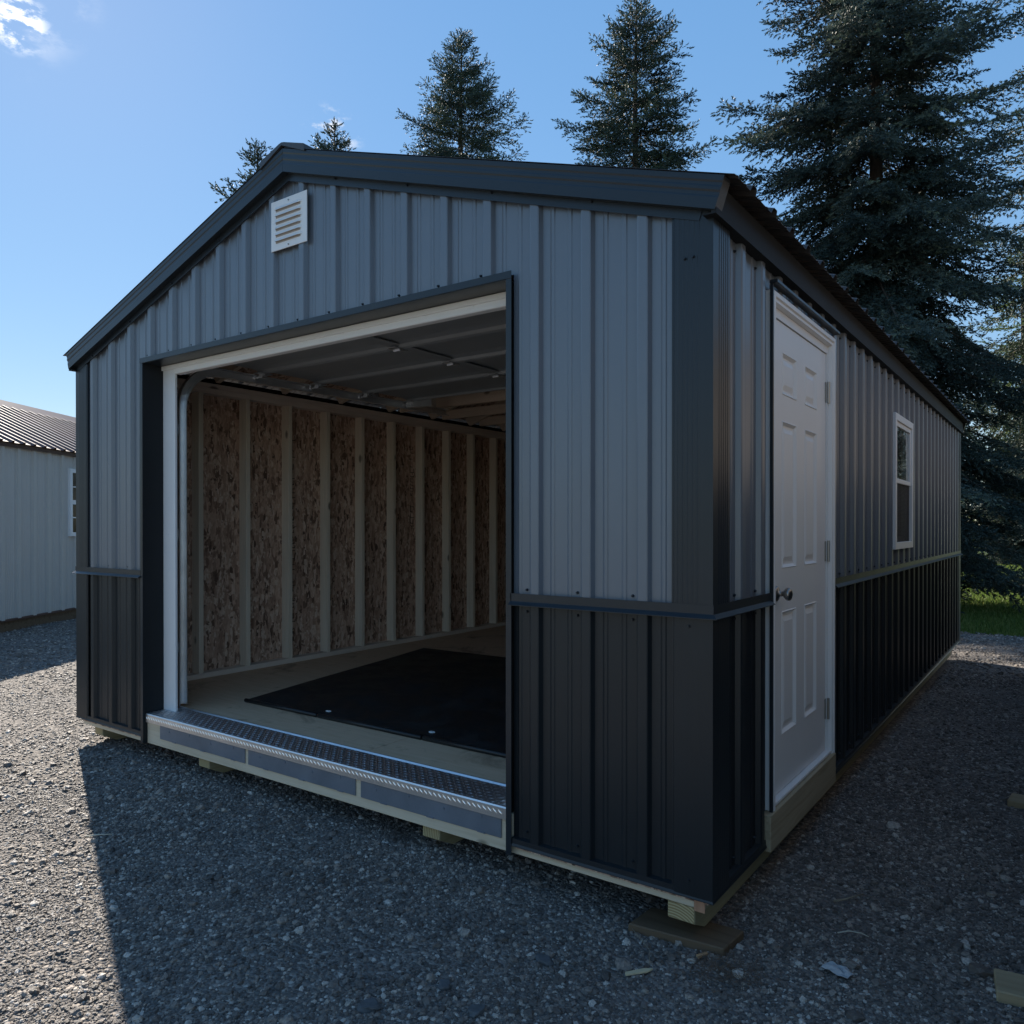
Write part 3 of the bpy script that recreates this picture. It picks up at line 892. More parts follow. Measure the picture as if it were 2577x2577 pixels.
def track(xt, sg):
    pts = [(xt, .205, FLOOR + .02), (xt, .205, 1.98)]
    rr = .26
    for k in range(1, 9):
        t = k / 8 * math.pi / 2
        pts.append((xt, .205 + rr * (1 - math.cos(t)), 1.98 + rr * math.sin(t)))
    pts.append((xt, 2.75, 2.255))
    # channel section: web plus two lips
    vs_, fs_ = [], []
    sec = [(0, -.027), (.036, -.027), (.036, -.022), (.003, -.022), (.003, .022), (.036, .022), (.036, .027), (0, .027)]
    P3 = [Vector(p) for p in pts]
    for i, p in enumerate(P3):
        d = (P3[min(i + 1, len(P3) - 1)] - P3[max(0, i - 1)]).normalized()
        side = Vector((1, 0, 0)) * -sg; up = side.cross(d).normalized()
        for a, b in sec: vs_.append(p + side * a + up * b)
    n = len(sec)
    for i in range(len(P3) - 1):
        for k in range(n): fs_.append((i * n + k, i * n + (k + 1) % n, (i + 1) * n + (k + 1) % n, (i + 1) * n + k))
    fs_.append(tuple(range(n))); fs_.append(tuple(range((len(P3) - 1) * n, len(P3) * n)))
    tr = MB().add(vs_, fs_).build('door_track', M['galv'], garage)
    for y in (1.9, 2.6):
        mb = MB(); mb.box(xt + sg * .012 - .015, xt + sg * .012 + .015, y - .02, y + .02, 2.25, 2.46); mb.build('track_hanger', M['galv'], tr)
    for z in (.5, 1.2, 1.85):
        mb = MB(); mb.box(*sorted((xt + sg * .002, xt + sg * .03)), .152, .20, z - .03, z + .03); mb.build('track_bracket', M['galv'], tr)
    return tr
track(OX1 + .015, -1); track(OX2 - .015, 1)
MB().tube([(OHX0 - .05, .10 + .14, 2.42), (OHX1 + .05, .10 + .14, 2.42)], .0125, 10).build('torsion_shaft', M['galv'], garage)
MB().bar((-3.46, 2.235, DZ - .02), (-3.20, 2.26, DZ - .02), .05, .1).build('bottom_bracket', M['galv'], garage)

# siding screws (tiny): joined into one part
mb = MB()
def screw_front(x, z, y=-.0):
    mb.tube([(x, y, z), (x, y - .005, z)], [.006, .005], 8); mb.tube([(x, y - .005, z), (x, y - .009, z)], [.004, .0035], 6)
def screw_side(y, z, x=0.):
    mb.tube([(x, y, z), (x + .005, y, z)], [.006, .005], 8); mb.tube([(x + .005, y, z), (x + .009, y, z)], [.004, .0035], 6)
for c in fr_c[1:]:
    if c < -W + .1 or c > -.1: continue
    inside = OX1 - .03 < c < OX2 + .03
    if inside: screw_front(c - .045, OZ + .045)
    else:
        screw_front(c - .045, Z1 + .055); screw_front(c - .045, Z1 - .03); screw_front(c - .045, .05)
    if int(round((c - .236) / RIB)) % 2: screw_front(c + .03, roof_z(c) - .125, -.028)
for c in sd_c:
    if c < .2 or c > L - .1 or DY1 - .05 < c - .045 < DY2 + .05: continue
    screw_side(c - .045, Z1 + .055); screw_side(c - .045, Z1 - .03); screw_side(c - .045, .05); screw_side(c - .045, 2.24)
screw_front(-.075, 2.155, -.0235); screw_front(-.045, 2.156, -.0235); screw_front(-.06, Z1 - .035, -.0235); screw_front(-.06, .05, -.0235)
tag(mb.build('screws', M['screw'], garage), kind='stuff')
# nails in the white jamb
mb = MB()
for k in range(9):
    z = .3 + k * .225; mb.tube([(OX1 + .055, JD + .0015, z), (OX1 + .055, JD - .002, z)], [.004, .003], 6)
for k in range(9):
    x = OX1 + .25 + k * .27; mb.tube([(x, JD - .0015, 2.192), (x, JD - .005, 2.192)], [.004, .003], 6)
tag(mb.build('nail_heads', M['white_vinyl'], garage), kind='stuff')
# mill stamp smudges on the sheathing
mb = MB()
for y0, z0, z1, wd in ((1.70, .35, 2.0, .035), (3.15, 1.25, 2.05, .05)):
    z = z0
    while z < z1:
        h = random.uniform(.012, .045)
        if random.random() < .8:
            a = y0 + random.uniform(0, .01); b = y0 + wd + random.uniform(-.015, .01)
            mb.box(xi, xi + .0004, a, b, z, z + .006); 
            if random.random() < .6: mb.box(xi, xi + .0004, a, a + .007, z + .0061, z + h)
            if random.random() < .4: mb.box(xi, xi + .0004, b - .007, b, z + .0061, z + h)
        z += h + .012
tag(mb.build('mill_stamp', M['ink'], garage), kind='stuff')

# ------------------------------------------------------------------ things in and under the garage
mt = [(-3.284, .545), (-.93, .545), (-1.35, 2.86), (-3.79, 2.80)]
mb = MB(); N = 14
vs_, fs_ = [], []
for layer in (FLOOR + .002, FLOOR + .0125):
    for j in range(N + 1):
        for i in range(N + 1):
            a, b = i / N, j / N
            p = [(1 - a) * (1 - b) * mt[0][k] + a * (1 - b) * mt[1][k] + a * b * mt[2][k] + (1 - a) * b * mt[3][k] for k in (0, 1)]
            dz = .003 * abs(math.sin(p[0] * 7 + p[1] * 3)) * (1 if layer > FLOOR + .005 else 0)
            vs_.append((p[0], p[1], layer + dz))
Q = (N + 1) ** 2
for j in range(N):
    for i in range(N):
        q = (j * (N + 1) + i, j * (N + 1) + i + 1, (j + 1) * (N + 1) + i + 1, (j + 1) * (N + 1) + i)
        fs_.append(q[::-1]); fs_.append(tuple(k + Q for k in q))
rimi = [i for i in range(N + 1)] + [(j + 1) * (N + 1) - 1 for j in range(1, N + 1)] + [N * (N + 1) + i for i in range(N - 1, -1, -1)] + [j * (N + 1) for j in range(N - 1, 0, -1)]
for a, b in zip(rimi, rimi[1:] + rimi[:1]): fs_.append((a, b, b + Q, a + Q))
mat_root = empty('rubber_mat', (-2.4, 1.6, FLOOR), 'large black rubber mat lying on the garage floor', 'mat')
mb.add(vs_, fs_).build('mat_sheet', M['rubber'], mat_root)
for x0, x1 in ((-3.28, -2.60), (-2.585, -1.775), (-1.76, -.94)):
    MB().tube([(x0, .532, FLOOR + .013), ((x0 + x1) / 2, .534 + random.uniform(-.002, .002), FLOOR + .013), (x1, .532, FLOOR + .013)], .0125, 10).build('edge_strip', M['rubber_edge'], mat_root, 0, True)
for i, (x, y) in enumerate(((-2.60, .625), (-1.785, .63))):
    o = MB().prism([(-.018, -.009), (.010, -.012), (.020, .002), (.006, .011), (-.016, .008)], lambda a, b, t: (x + a, y + b, FLOOR + .016 + .006 * t)).build('plastic_clip', M['white_clip'], None, .001)
    tag(own_origin(o, (x, y, FLOOR + .016)), ('small white plastic clip on the mat, nearer its left corner', 'small white plastic clip on the mat, nearer the right jamb')[i], 'clip', 'white clips on the mat')

pz = float(gz(-.1, 0.0))
pl = MB()
pl.hexa([(-.285, -.035, pz - .012), (.055, .000, pz - .012), (.07, .16, pz - .012), (-.27, .13, pz - .012), (-.283, -.033, -.1600), (.053, .002, -.1592), (.068, .158, -.1592), (-.268, .128, -.1600)])
o = pl.build('plank', M['plank'], None, .004); own_origin(o, (-.1, .05, pz)); tag(o, 'short weathered plank wedged under the near corner of the garage', 'plank')

# ------------------------------------------------------------------ neighbouring shed on the left
P0 = Vector((-10.54, 1.92, 0)); Dl = Vector((-.555, .832, 0)).normalized(); Nl = Vector((Dl.y, -Dl.x, 0))
ls = empty('storage_shed', P0 + Vector((0, 0, -.17)), 'pale beige metal shed with a brown ribbed roof left of the garage', 'shed')
def LP(u, out, z): return tuple(P0 + Dl * u + Nl * out + Vector((0, 0, z)))
M['beige'] = painted_metal('beige_painted_steel', (.50, .485, .45), .42)
M['brown_roof'] = painted_metal('brown_roof_steel', (.13, .065, .052), .43, .12, .9)
M['brown_trim'] = painted_metal('brown_trim_steel', (.07, .032, .028), .4)
U0, U1 = -4.2, 6.0
LE = 2.40; LHW = 1.78; LR = LE + .48 * LHW
lc = [.02 + .3307 * k for k in range(-16, 22)]
e_l = [U0] + [.02 + .1 + .992 * k for k in range(-4, 6)] + [U1]
WU0, WU1, WZa, WZb = 1.50, 2.12, 1.10, 2.135
def sheet_pr(mb, u0, u1, zb, zt, out=0):
    pr = []
    for c in lc:
        pr += [(c - .040, 0), (c - .030, .034), (c + .030, .034), (c + .040, 0)]
        for q in (.085, .125, .165, .205, .245): pr += [(c + q - .014, 0), (c + q - .007, .007), (c + q + .007, .007), (c + q + .014, 0)]
    ku = np.array([k[0] for k in pr]); kh = np.array([k[1] for k in pr])
    us = sorted(set([u0, u1] + [k for k in ku if u0 < k < u1]))
    vs_ = []
    for dh in (0, -.0015):
        for z in (zb, zt):
            vs_ += [LP(u, out + float(np.interp(u, ku, kh)) + dh, z) for u in us]
    n = len(us)
    fs_ = []
    for i in range(n - 1):
        fs_ += [(i, i + 1, n + i + 1, n + i), (2 * n + i, 3 * n + i, 3 * n + i + 1, 2 * n + i + 1), (i, 2 * n + i, 2 * n + i + 1, i + 1), (n + i, n + i + 1, 3 * n + i + 1, 3 * n + i)]
    mb.add(vs_, fs_)
for a, b in zip(e_l[:-1], e_l[1:]):
    mb = MB()
    cuts = sorted([a, b] + [c for c in (WU0 + .02, WU1 - .02) if a < c < b])
    for c0, c1 in zip(cuts[:-1], cuts[1:]):
        if WU0 < (c0 + c1) / 2 < WU1: sheet_pr(mb, c0, c1, -.01, WZa + .02); sheet_pr(mb, c0, c1, WZb - .02, LE)
        else: sheet_pr(mb, c0, c1, -.01, LE)
    mb.build('siding_panel', M['beige'], ls)
# other walls
mb = MB()
for u, s_ in ((U0, 0), (U1, 0)):
    mb.prism([(0, -.01), (-2 * LHW, -.01), (-2 * LHW, LE), (-LHW, LR), (0, LE)], lambda a, b, t: LP(u + (.01 if u < 0 else -.01) * t, a - .002, b))
mb.build('gable_wall', M['beige'], ls)
MB().hexa([LP(U0, -2 * LHW - .01, -.01), LP(U1, -2 * LHW - .01, -.01), LP(U1, -2 * LHW, -.01), LP(U0, -2 * LHW, -.01), LP(U0, -2 * LHW - .01, LE), LP(U1, -2 * LHW - .01, LE), LP(U1, -2 * LHW, LE), LP(U0, -2 * LHW, LE)]).build('back_wall', M['beige'], ls)
# roof
for sg in (1, -1):
    for a, b in zip(e_l[:-1], e_l[1:]):
        if a == U0: a -= .08
        if b == U1: b += .08
        mb = MB(); pr = []
        for c in [.1 + RIB * k for k in range(-24, 32)]: pr += [(c - .032, 0), (c - .018, .027), (c + .018, .027), (c + .032, 0)]
        ku = np.array([k[0] for k in pr]); kh = np.array([k[1] for k in pr])
        us = sorted(set([a, b] + [k for k in ku if a < k < b]))
        vs_ = []; sl = math.atan(.48)
        for dh in (0, -.002):
            for s in (0.0, (LHW + .1) / math.cos(sl)):
                for u in us:
                    h = float(np.interp(u, ku, kh)) + .03 + dh
                    vs_.append(LP(u, -LHW + sg * (s * math.cos(sl) + h * math.sin(sl)), LR - s * math.sin(sl) + h * math.cos(sl)))
        n = len(us); fs_ = []
        for i in range(n - 1):
            fs_ += [(i, i + 1, n + i + 1, n + i), (2 * n + i, 3 * n + i, 3 * n + i + 1, 2 * n + i + 1), (n + i, n + i + 1, 3 * n + i + 1, 3 * n + i)]
        mb.add(vs_, fs_).build('roof_panel', M['brown_roof'], ls)
for u0, u1 in ((U0 - .06, U1 + .06),):
    MB().hexa([LP(u0, .02, LE - .075), LP(u1, .02, LE - .075), LP(u1, .06, LE - .075), LP(u0, .06, LE - .075), LP(u0, .02, LE - .01), LP(u1, .02, LE - .01), LP(u1, .06, LE - .01), LP(u0, .06, LE - .01)]).build('eave_trim', M['brown_trim'], ls)
    MB().prism([(-.18, -.07), (0, .045), (.18, -.07), (0, .055 + .02)], lambda a, b, t: LP(u0 + (u1 - u0) * t, -LHW + a, LR + b + .035)).build('ridge_cap', M['brown_roof'], ls)
MB().hexa([LP(U0, .0, -.03), LP(U1, .0, -.03), LP(U1, .026, -.03), LP(U0, .026, -.03), LP(U0, .0, .0), LP(U1, .0, .0), LP(U1, .026, .0), LP(U0, .026, .0)]).build('base_trim', M['brown_trim'], ls)
def lbox(u0, u1, o0, o1, z0, z1): return MB().hexa([LP(u0, o0, z0), LP(u1, o0, z0), LP(u1, o1, z0), LP(u0, o1, z0), LP(u0, o0, z1), LP(u1, o0, z1), LP(u1, o1, z1), LP(u0, o1, z1)])
for o0 in (-.11, -1.3, -2.4, -2 * LHW + .02):
    lbox(U0 + .02, U1 - .02, o0, o0 + .1, -.19, -.032).build('skid', M['plank'], ls)
lbox(U0 + .02, U1 - .02, -2 * LHW + .02, -.02, -.028, .05).build('floor_deck', M['rim'], ls)
lw = MB()
for a in ((WU0, WU0 + .06, WZa, WZb), (WU1 - .06, WU1, WZa, WZb), (WU0 + .0601, WU1 - .0601, WZa, WZa + .06), (WU0 + .0601, WU1 - .0601, WZb - .06, WZb), (WU0 + .0601, WU1 - .0601, 1.59, 1.655)):
    b = lbox(a[0], a[1], -.02, .045, a[2], a[3]); lw.add(b.v, b.f)
lwo = lw.build('window', M['white_vinyl'], ls)
lbox(WU0 + .03, WU1 - .03, -.07, -.06, WZa + .02, WZb - .02).build('pane_backing', M['dim_backing'], lwo)  # added dark sheet that makes the room behind the panes look unlit
for z0, z1, zmid in ((WZa + .0605, 1.5895, 1.388), (1.6555, WZb - .0605, 1.86)):
    lbox(WU0 + .061, WU1 - .061, .006, .010, z0, z1).build('pane', M['dark_glass'], lwo)
    lbox(WU0 + .061, WU1 - .061, .0145, .021, zmid - .009, zmid + .009).build('muntin', M['white_vinyl'], lwo)
    lbox((WU0 + WU1) / 2 - .009, (WU0 + WU1) / 2 + .009, .0105, .0143, z0, z1).build('muntin', M['white_vinyl'], lwo)

# ------------------------------------------------------------------ neighbouring shed close on the right (only its blocking shows)
M['brown_wood'] = wood('stained_brown_siding', 2, (.175, .158, .145), (.13, .112, .10), 24)
M['dark_shingle'] = simple('dark_shingle', (.03, .028, .027), .85, 0, .3, 20, .5, .5)
rs = empty('wooden_shed', (2.6, 3.6, -.17), 'brown stained shed close beside the garage on the right', 'shed')
RX0, RX1, RY0, RY1, RH, RR = 1.22, 4.1, -.8, 7.4, 2.7, 3.6
k = 0; y = RY0
while y < RY1 - .01:
    y2 = min(y + .203, RY1)
    MB().box(RX0, RX0 + .018, y, y2 - .008, .0, RH).build('siding_board', M['brown_wood'], rs)
    y = y2
mb = MB(); mb.box(RX0 + .0185, RX0 + .03, RY0, RY1, .0, RH); mb.build('wall', M['brown_wood'], rs)
MB().box(RX1 - .03, RX1, RY0, RY1, 0, RH).build('wall', M['brown_wood'], rs)
for yy in (RY0, RY1 - .03):
    MB().prism([(RX0 + .03, 0), (RX1 - .03, 0), (RX1 - .03, RH), ((RX0 + RX1) / 2, RR), (RX0 + .03, RH)], lambda a, b, t: (a, yy + .03 * t, b)).build('gable_wall', M['brown_wood'], rs)
for sg in (-1, 1):
    xm = (RX0 + RX1) / 2; xe = RX0 - .10 if sg < 0 else RX1 + .10
    ze = RR - (RR - RH) * abs(xe - xm) / (xm - RX0)
    MB().hexa([(xm, RY0 - .1, RR + .001), (xe, RY0 - .1, ze), (xe, RY1 + .1, ze), (xm, RY1 + .1, RR + .001), (xm, RY0 - .1, RR + .06), (xe, RY0 - .1, ze + .06), (xe, RY1 + .1, ze + .06), (xm, RY1 + .1, RR + .06)]).build('roof', M['dark_shingle'], rs)
for x0 in (RX0 + .06, 2.5, RX1 - .16): MB().box(x0, x0 + .1, RY0 + .05, RY1 - .05, -.14, -.001).build('skid', M['skid'], rs)
M['pale_plank'] = wood('pale_sawn_plank', 0, (.42, .33, .2), (.30, .22, .12), 22)
for i, (xa, ya, rz, lab) in enumerate(((.80, .30, .12, 'pale blocking plank on the gravel at the lower right edge, nearer one'), (.74, 2.22, -.1, 'pale blocking plank on the gravel between the sheds, farther one'))):
    z = float(gz(xa + .1, ya))
    o = MB().box(0, .55, -.07, .07, -.012, .032).build('plank', M['pale_plank'], None, .004)
    o.location = (xa, ya, z); o.rotation_euler.z = rz
    tag(o, lab, 'plank', 'blocking planks beside the right shed')

# ------------------------------------------------------------------ gravel stones (geometry nodes)
def mat_stone():
    t = NT('gravel_stone')
    a = t.n('ShaderNodeAttribute', attribute_type='INSTANCER', attribute_name='tone')
    col = t.ramp(a.outputs['Fac'], [(0, (0.064, 0.054, 0.046)), (.35, (0.150, 0.125, 0.105)), (.62, (0.253, 0.209, 0.173)), (.80, (0.391, 0.329, 0.271)), (.92, (0.551, 0.480, 0.400)), (1, (0.634, 0.576, 0.507))])
    n1 = t.noise(t.coord(), 2.2, 4, .7)
    col = t.mix(t.ramp(n1, [(.35, .5), (.65, 0)]), col, (.085, .078, .073))
    return t.set(col, .52, 0, t.bump(t.noise(t.coord(), 5, 3, .7), .3, .3), .55)
M['stone'] = mat_stone()

def gn_scatter(name, pts, scale, tone, mat, variants=5, flat=.62, rough=.42, subdiv=2):
    me = bpy.data.meshes.new(name)
    me.vertices.add(len(pts)); me.vertices.foreach_set('co', np.asarray(pts, np.float32).ravel())
    for nm, a in (('scl', scale), ('tone', tone)):
        at = me.attributes.new(nm, 'FLOAT', 'POINT'); at.data.foreach_set('value', np.asarray(a, np.float32))
    me.materials.append(mat)
    o = bpy.data.objects.new(name, me); COL.objects.link(o)
    g = bpy.data.node_groups.new(name + '_nodes', 'GeometryNodeTree')
    g.interface.new_socket('Geometry', in_out='INPUT', socket_type='NodeSocketGeometry'); g.interface.new_socket('Geometry', in_out='OUTPUT', socket_type='NodeSocketGeometry')
    N = g.nodes.new; Lk = g.links.new
    gi = N('NodeGroupInput'); go = N('NodeGroupOutput')
    g2i = N('GeometryNodeGeometryToInstance')
    for k in range(variants):
        ic = N('GeometryNodeMeshIcoSphere'); ic.inputs['Radius'].default_value = 1; ic.inputs['Subdivisions'].default_value = subdiv
        sp = N('GeometryNodeSetPosition')
        pos = N('GeometryNodeInputPosition'); nz = N('ShaderNodeTexNoise'); nz.inputs['Scale'].default_value = 1.15; nz.inputs['Detail'].default_value = 2
        ad = N('ShaderNodeVectorMath'); ad.operation = 'ADD'; ad.inputs[1].default_value = (k * 3.7 + 1, k * 5.1, k * 2.3)
        Lk(pos.outputs[0], ad.inputs[0]); Lk(ad.outputs[0], nz.inputs['Vector'])
        sb = N('ShaderNodeVectorMath'); sb.operation = 'SUBTRACT'; sb.inputs[1].default_value = (.5, .5, .5)
        Lk(nz.outputs['Color'], sb.inputs[0])
        ml = N('ShaderNodeVectorMath'); ml.operation = 'SCALE'; ml.inputs['Scale'].default_value = rough * 4
        Lk(sb.outputs[0], ml.inputs[0]); Lk(ic.outputs['Mesh'], sp.inputs['Geometry']); Lk(ml.outputs[0], sp.inputs['Offset'])
        tr = N('GeometryNodeTransform'); tr.inputs['Scale'].default_value = (1, .8 + .05 * k, flat + .05 * (k % 3))
        Lk(sp.outputs[0], tr.inputs['Geometry'])
        sm = N('GeometryNodeSetMaterial'); sm.inputs['Material'].default_value = mat
        Lk(tr.outputs[0], sm.inputs['Geometry']); Lk(sm.outputs[0], g2i.inputs[0])
    ip = N('GeometryNodeInstanceOnPoints'); ip.inputs['Pick Instance'].default_value = True
    Lk(gi.outputs[0], ip.inputs['Points']); Lk(g2i.outputs[0], ip.inputs['Instance'])
    ri = N('FunctionNodeRandomValue'); ri.data_type = 'INT'
    ri.inputs[4].default_value = 0; ri.inputs[5].default_value = variants - 1
    Lk(ri.outputs[2], ip.inputs['Instance Index'])
    rr = N('FunctionNodeRandomValue'); rr.data_type = 'FLOAT_VECTOR'
    rr.inputs[0].default_value = (-.45, -.45, 0); rr.inputs[1].default_value = (.45, .45, 6.283)
    rr.inputs['Seed'].default_value = 3
    Lk(rr.outputs[0], ip.inputs['Rotation'])
    na = N('GeometryNodeInputNamedAttribute'); na.data_type = 'FLOAT'; na.inputs['Name'].default_value = 'scl'
    Lk(na.outputs[0], ip.inputs['Scale'])
    Lk(ip.outputs[0], go.inputs[0])
    md = o.modifiers.new('scatter', 'NODES'); md.node_group = g
    return o

def in_view(x, y, z, mar=.12):
    d = np.stack([x - CAM.x, y - CAM.y, z - CAM.z], -1)
    dep = d @ np.array(Fv); u = d @ np.array(Rv) / dep * 1955.4 + 1271.9; v = 1333.6 - d @ np.array(Uv) / dep * 1955.4
    mm = 2577 * mar
    return (dep > .3) & (u > -mm) & (u < 2577 + mm) & (v > -mm) & (v < 2577 + mm), dep
def footprint(x, y):
    return ((x > -W) & (x < -.02) & (y > .75) & (y < L)) | ((x > RX0 + .2) & (x < RX1) & (y > RY0 + .2) & (y < RY1))
PT, SCL, TN = [], [], []
def strew(n, x0, x1, y0, y1, s0, sig, dmin, dmax, tmean=.42):
    x = rng.uniform(x0, x1, n); y = rng.uniform(y0, y1, n); z = gz(x, y)
    ok, dep = in_view(x, y, z); ok &= (dep > dmin) & (dep < dmax) & ~footprint(x, y)
    x, y, z = x[ok], y[ok], z[ok]
    s = s0 * np.exp(rng.normal(0, sig, len(x)))
    patch = fbm(x + 7, y - 3, 2.1)
    t = np.clip(rng.beta(1.5, 2.1, len(x)) + .10 * patch + (rng.random(len(x)) < .12) * .6, 0, 1)
    keep = rng.random(len(x)) < np.clip(.74 + .75 * patch, .16, 1)
    PT.append(np.stack([x, y, z + s * .12], -1)[keep]); SCL.append(s[keep]); TN.append(t[keep])
strew(460000, -4.6, 1.7, -2.3, 2.6, .0036, .42, 0, 4.2)
strew(45000, -4.6, 1.7, -2.3, 2.6, .0066, .45, 0, 5.5)
strew(230000, -8, 1.6, -3, 8, .0060, .35, 4.0, 7.5)
strew(120000, -12, 1.6, -3.0, 10, .010, .35, 7.0, 14)
stones = gn_scatter('gravel', np.concatenate(PT), np.concatenate(SCL), np.concatenate(TN), M['stone'])
tag(stones, 'loose crushed stone and pebbles covering the yard', None, None, 'stuff')
print('STONES', sum(len(p) for p in PT))

# larger flat stones one can pick out
def rock_mesh(seed, sx, sy, sz):
    r_ = np.random.default_rng(seed)
    bm = bmesh.new(); bmesh.ops.create_icosphere(bm, subdivisions=3, radius=1)
    ph = r_.uniform(0, 6, 6)
    for v in bm.verts:
        c = v.co
        k = 1 + .16 * math.sin(c.x * 2.3 + ph[0]) * math.cos(c.y * 2.9 + ph[1]) + .10 * math.sin(c.z * 5 + c.x * 4 + ph[2]) + .05 * math.sin(c.y * 9 + ph[3]) * math.cos(c.x * 8 + ph[4])
        v.co = Vector((c.x * k * sx, c.y * k * sy, max(-.4, min(.55, c.z * k)) * sz))
    return bm
M['rock'] = simple('grey_fieldstone', (.12, .125, .13), .85, 0, .3, 38, .7, .5)
for i, (x, y, sx, sy, lab) in enumerate(((-.415, -.375, .034, .022, 'flat grey stone on the gravel below the near black wainscot'), (-.679, -.907, .035, .028, 'largest flat grey stone at the bottom edge of the picture'), (-.575, -.694, .024, .020, 'squarish grey stone just above the bottom edge of the picture'), (-.42, -.73, .022, .028, 'upright grey stone right of the squarish one at the bottom edge'))):
    bm = rock_mesh(i + 3, sx, sy, .018); me = bpy.data.meshes.new('stone'); bm.to_mesh(me); bm.free(); me.materials.append(M['rock'])
    o = bpy.data.objects.new('stone', me); COL.objects.link(o); o.location = (x, y, float(gz(x, y)) + .006); o.rotation_euler.z = i * 1.1
    tag(o, lab, 'stone', 'larger stones lying in the gravel')

# wood scraps, paper, twigs
M['chip'] = wood('fresh_wood_chip', 0, (.62, .52, .33), (.5, .38, .2), 60, False)
M['chip2'] = wood('orange_wood_chip', 0, (.5, .30, .16), (.4, .22, .1), 60, False)
def scrap(name, loc, rz, pts, th, mat, lab, cat, grp=None, tilt=.05):
    o = MB().prism(pts, lambda a, b, t: (a, b, th * t)).build(name, mat, None, .0008)
    z = float(gz(loc[0], loc[1])); o.location = (loc[0], loc[1], z + .008); o.rotation_euler = (tilt, tilt * .6, rz)
    return tag(o, lab, cat, grp)
scrap('wood_sliver', (-.134, -.253), .95, [(-.05, -.008), (.03, -.010), (.052, -.001), (.03, .008), (-.045, .006)], .006, M['chip'], 'pale pointed wood sliver on the gravel before the near corner', 'wood scrap', 'wood scraps on the gravel')
scrap('wood_chip', (-.005, -.045), 1.25, [(-.026, -.007), (.02, -.009), (.028, .002), (-.02, .008)], .007, M['chip2'], 'small orange wood chip beside the plank under the near corner', 'wood scrap', 'wood scraps on the gravel')
def twig(pts, r0, lab, mat):
    P_ = [(x, y, float(gz(x, y)) + .012 + dz) for x, y, dz in pts]
    o = MB().tube(P_, [r0 * (1 - .5 * i / (len(P_) - 1)) for i in range(len(P_))], 6).build('twig', mat, None, 0, True)
    own_origin(o, P_[0]); return tag(o, lab, 'twig', 'twigs on the gravel')
M['twig'] = simple('dry_twig_bark', (.30, .25, .18), .8, 0, .3, 40, .5)
M['twig_pale'] = simple('pale_dry_stem', (.55, .52, .42), .7, 0, .3, 40, .3)
twig([(.265, .585, .0), (.295, .61, .004), (.32, .645, .006), (.345, .70, .002)], .0045, 'thick curved twig on the shaded gravel beside the side door', M['twig'])
twig([(.33, .36, .0), (.36, .385, .004), (.40, .395, .003), (.425, .39, 0)], .0025, 'thin pale twig on the shaded gravel nearer than the thick curved one', M['twig_pale'])
twig([(-2.63, -.78, .0), (-2.58, -.745, .008), (-2.53, -.71, .01)], .0035, 'white straw lying across the edge of the garage shadow', M['twig_pale'])
twig([(-.28, -.02, .0), (-.16, -.12, .002), (-.12, -.2, .0)], .0014, 'hair thin stem on the gravel in front of the corner plank', M['twig'])
# crumpled paper scrap
mb = MB(); pr = random.Random(4); n = 7
vs_ = [((i / (n - 1) - .5) * .085, (j / (n - 1) - .5) * .05, .006 + pr.uniform(0, .014) * (1 if 0 < i < n - 1 else .6)) for j in range(n) for i in range(n)]
fs_ = [(j * n + i, j * n + i + 1, (j + 1) * n + i + 1, (j + 1) * n + i) for j in range(n - 1) for i in range(n - 1)]
o = mb.add(vs_, fs_).build('paper_scrap', simple('dirty_paper', (.45, .46, .47), .85, 0, .2, 30, .5, .2))
so = o.modifiers.new('th', 'SOLIDIFY'); so.thickness = .0012
o.location = (.386, .116, float(gz(.386, .116)) + .006); o.rotation_euler.z = -.35
tag(o, 'crumpled grey white paper scrap on the shaded gravel at lower right', 'paper')
# dead needles and grass clump by the plank
vv, ff = [], []
for k in range(420):
    x = .09 + rng.normal(0, .06); y = -.09 + rng.normal(0, .05); a = rng.uniform(0, 6.28); l_ = rng.uniform(.015, .05)
    z = float(gz(x, y)) + .010 + rng.uniform(0, .012); d = np.array([math.cos(a), math.sin(a), rng.uniform(-.2, .3)]) * l_; s_ = np.array([-math.sin(a), math.cos(a), 0]) * .0012
    b = len(vv); p = np.array([x, y, z]); vv += [p - s_, p + s_, p + d]; ff.append((b, b + 1, b + 2))
o = raw_mesh('dead_grass', vv, ff, simple('dead_grass_blades', (.13, .085, .055), .9)); tag(o, 'brown dead grass and needles on the gravel by the corner plank', None, None, 'stuff')

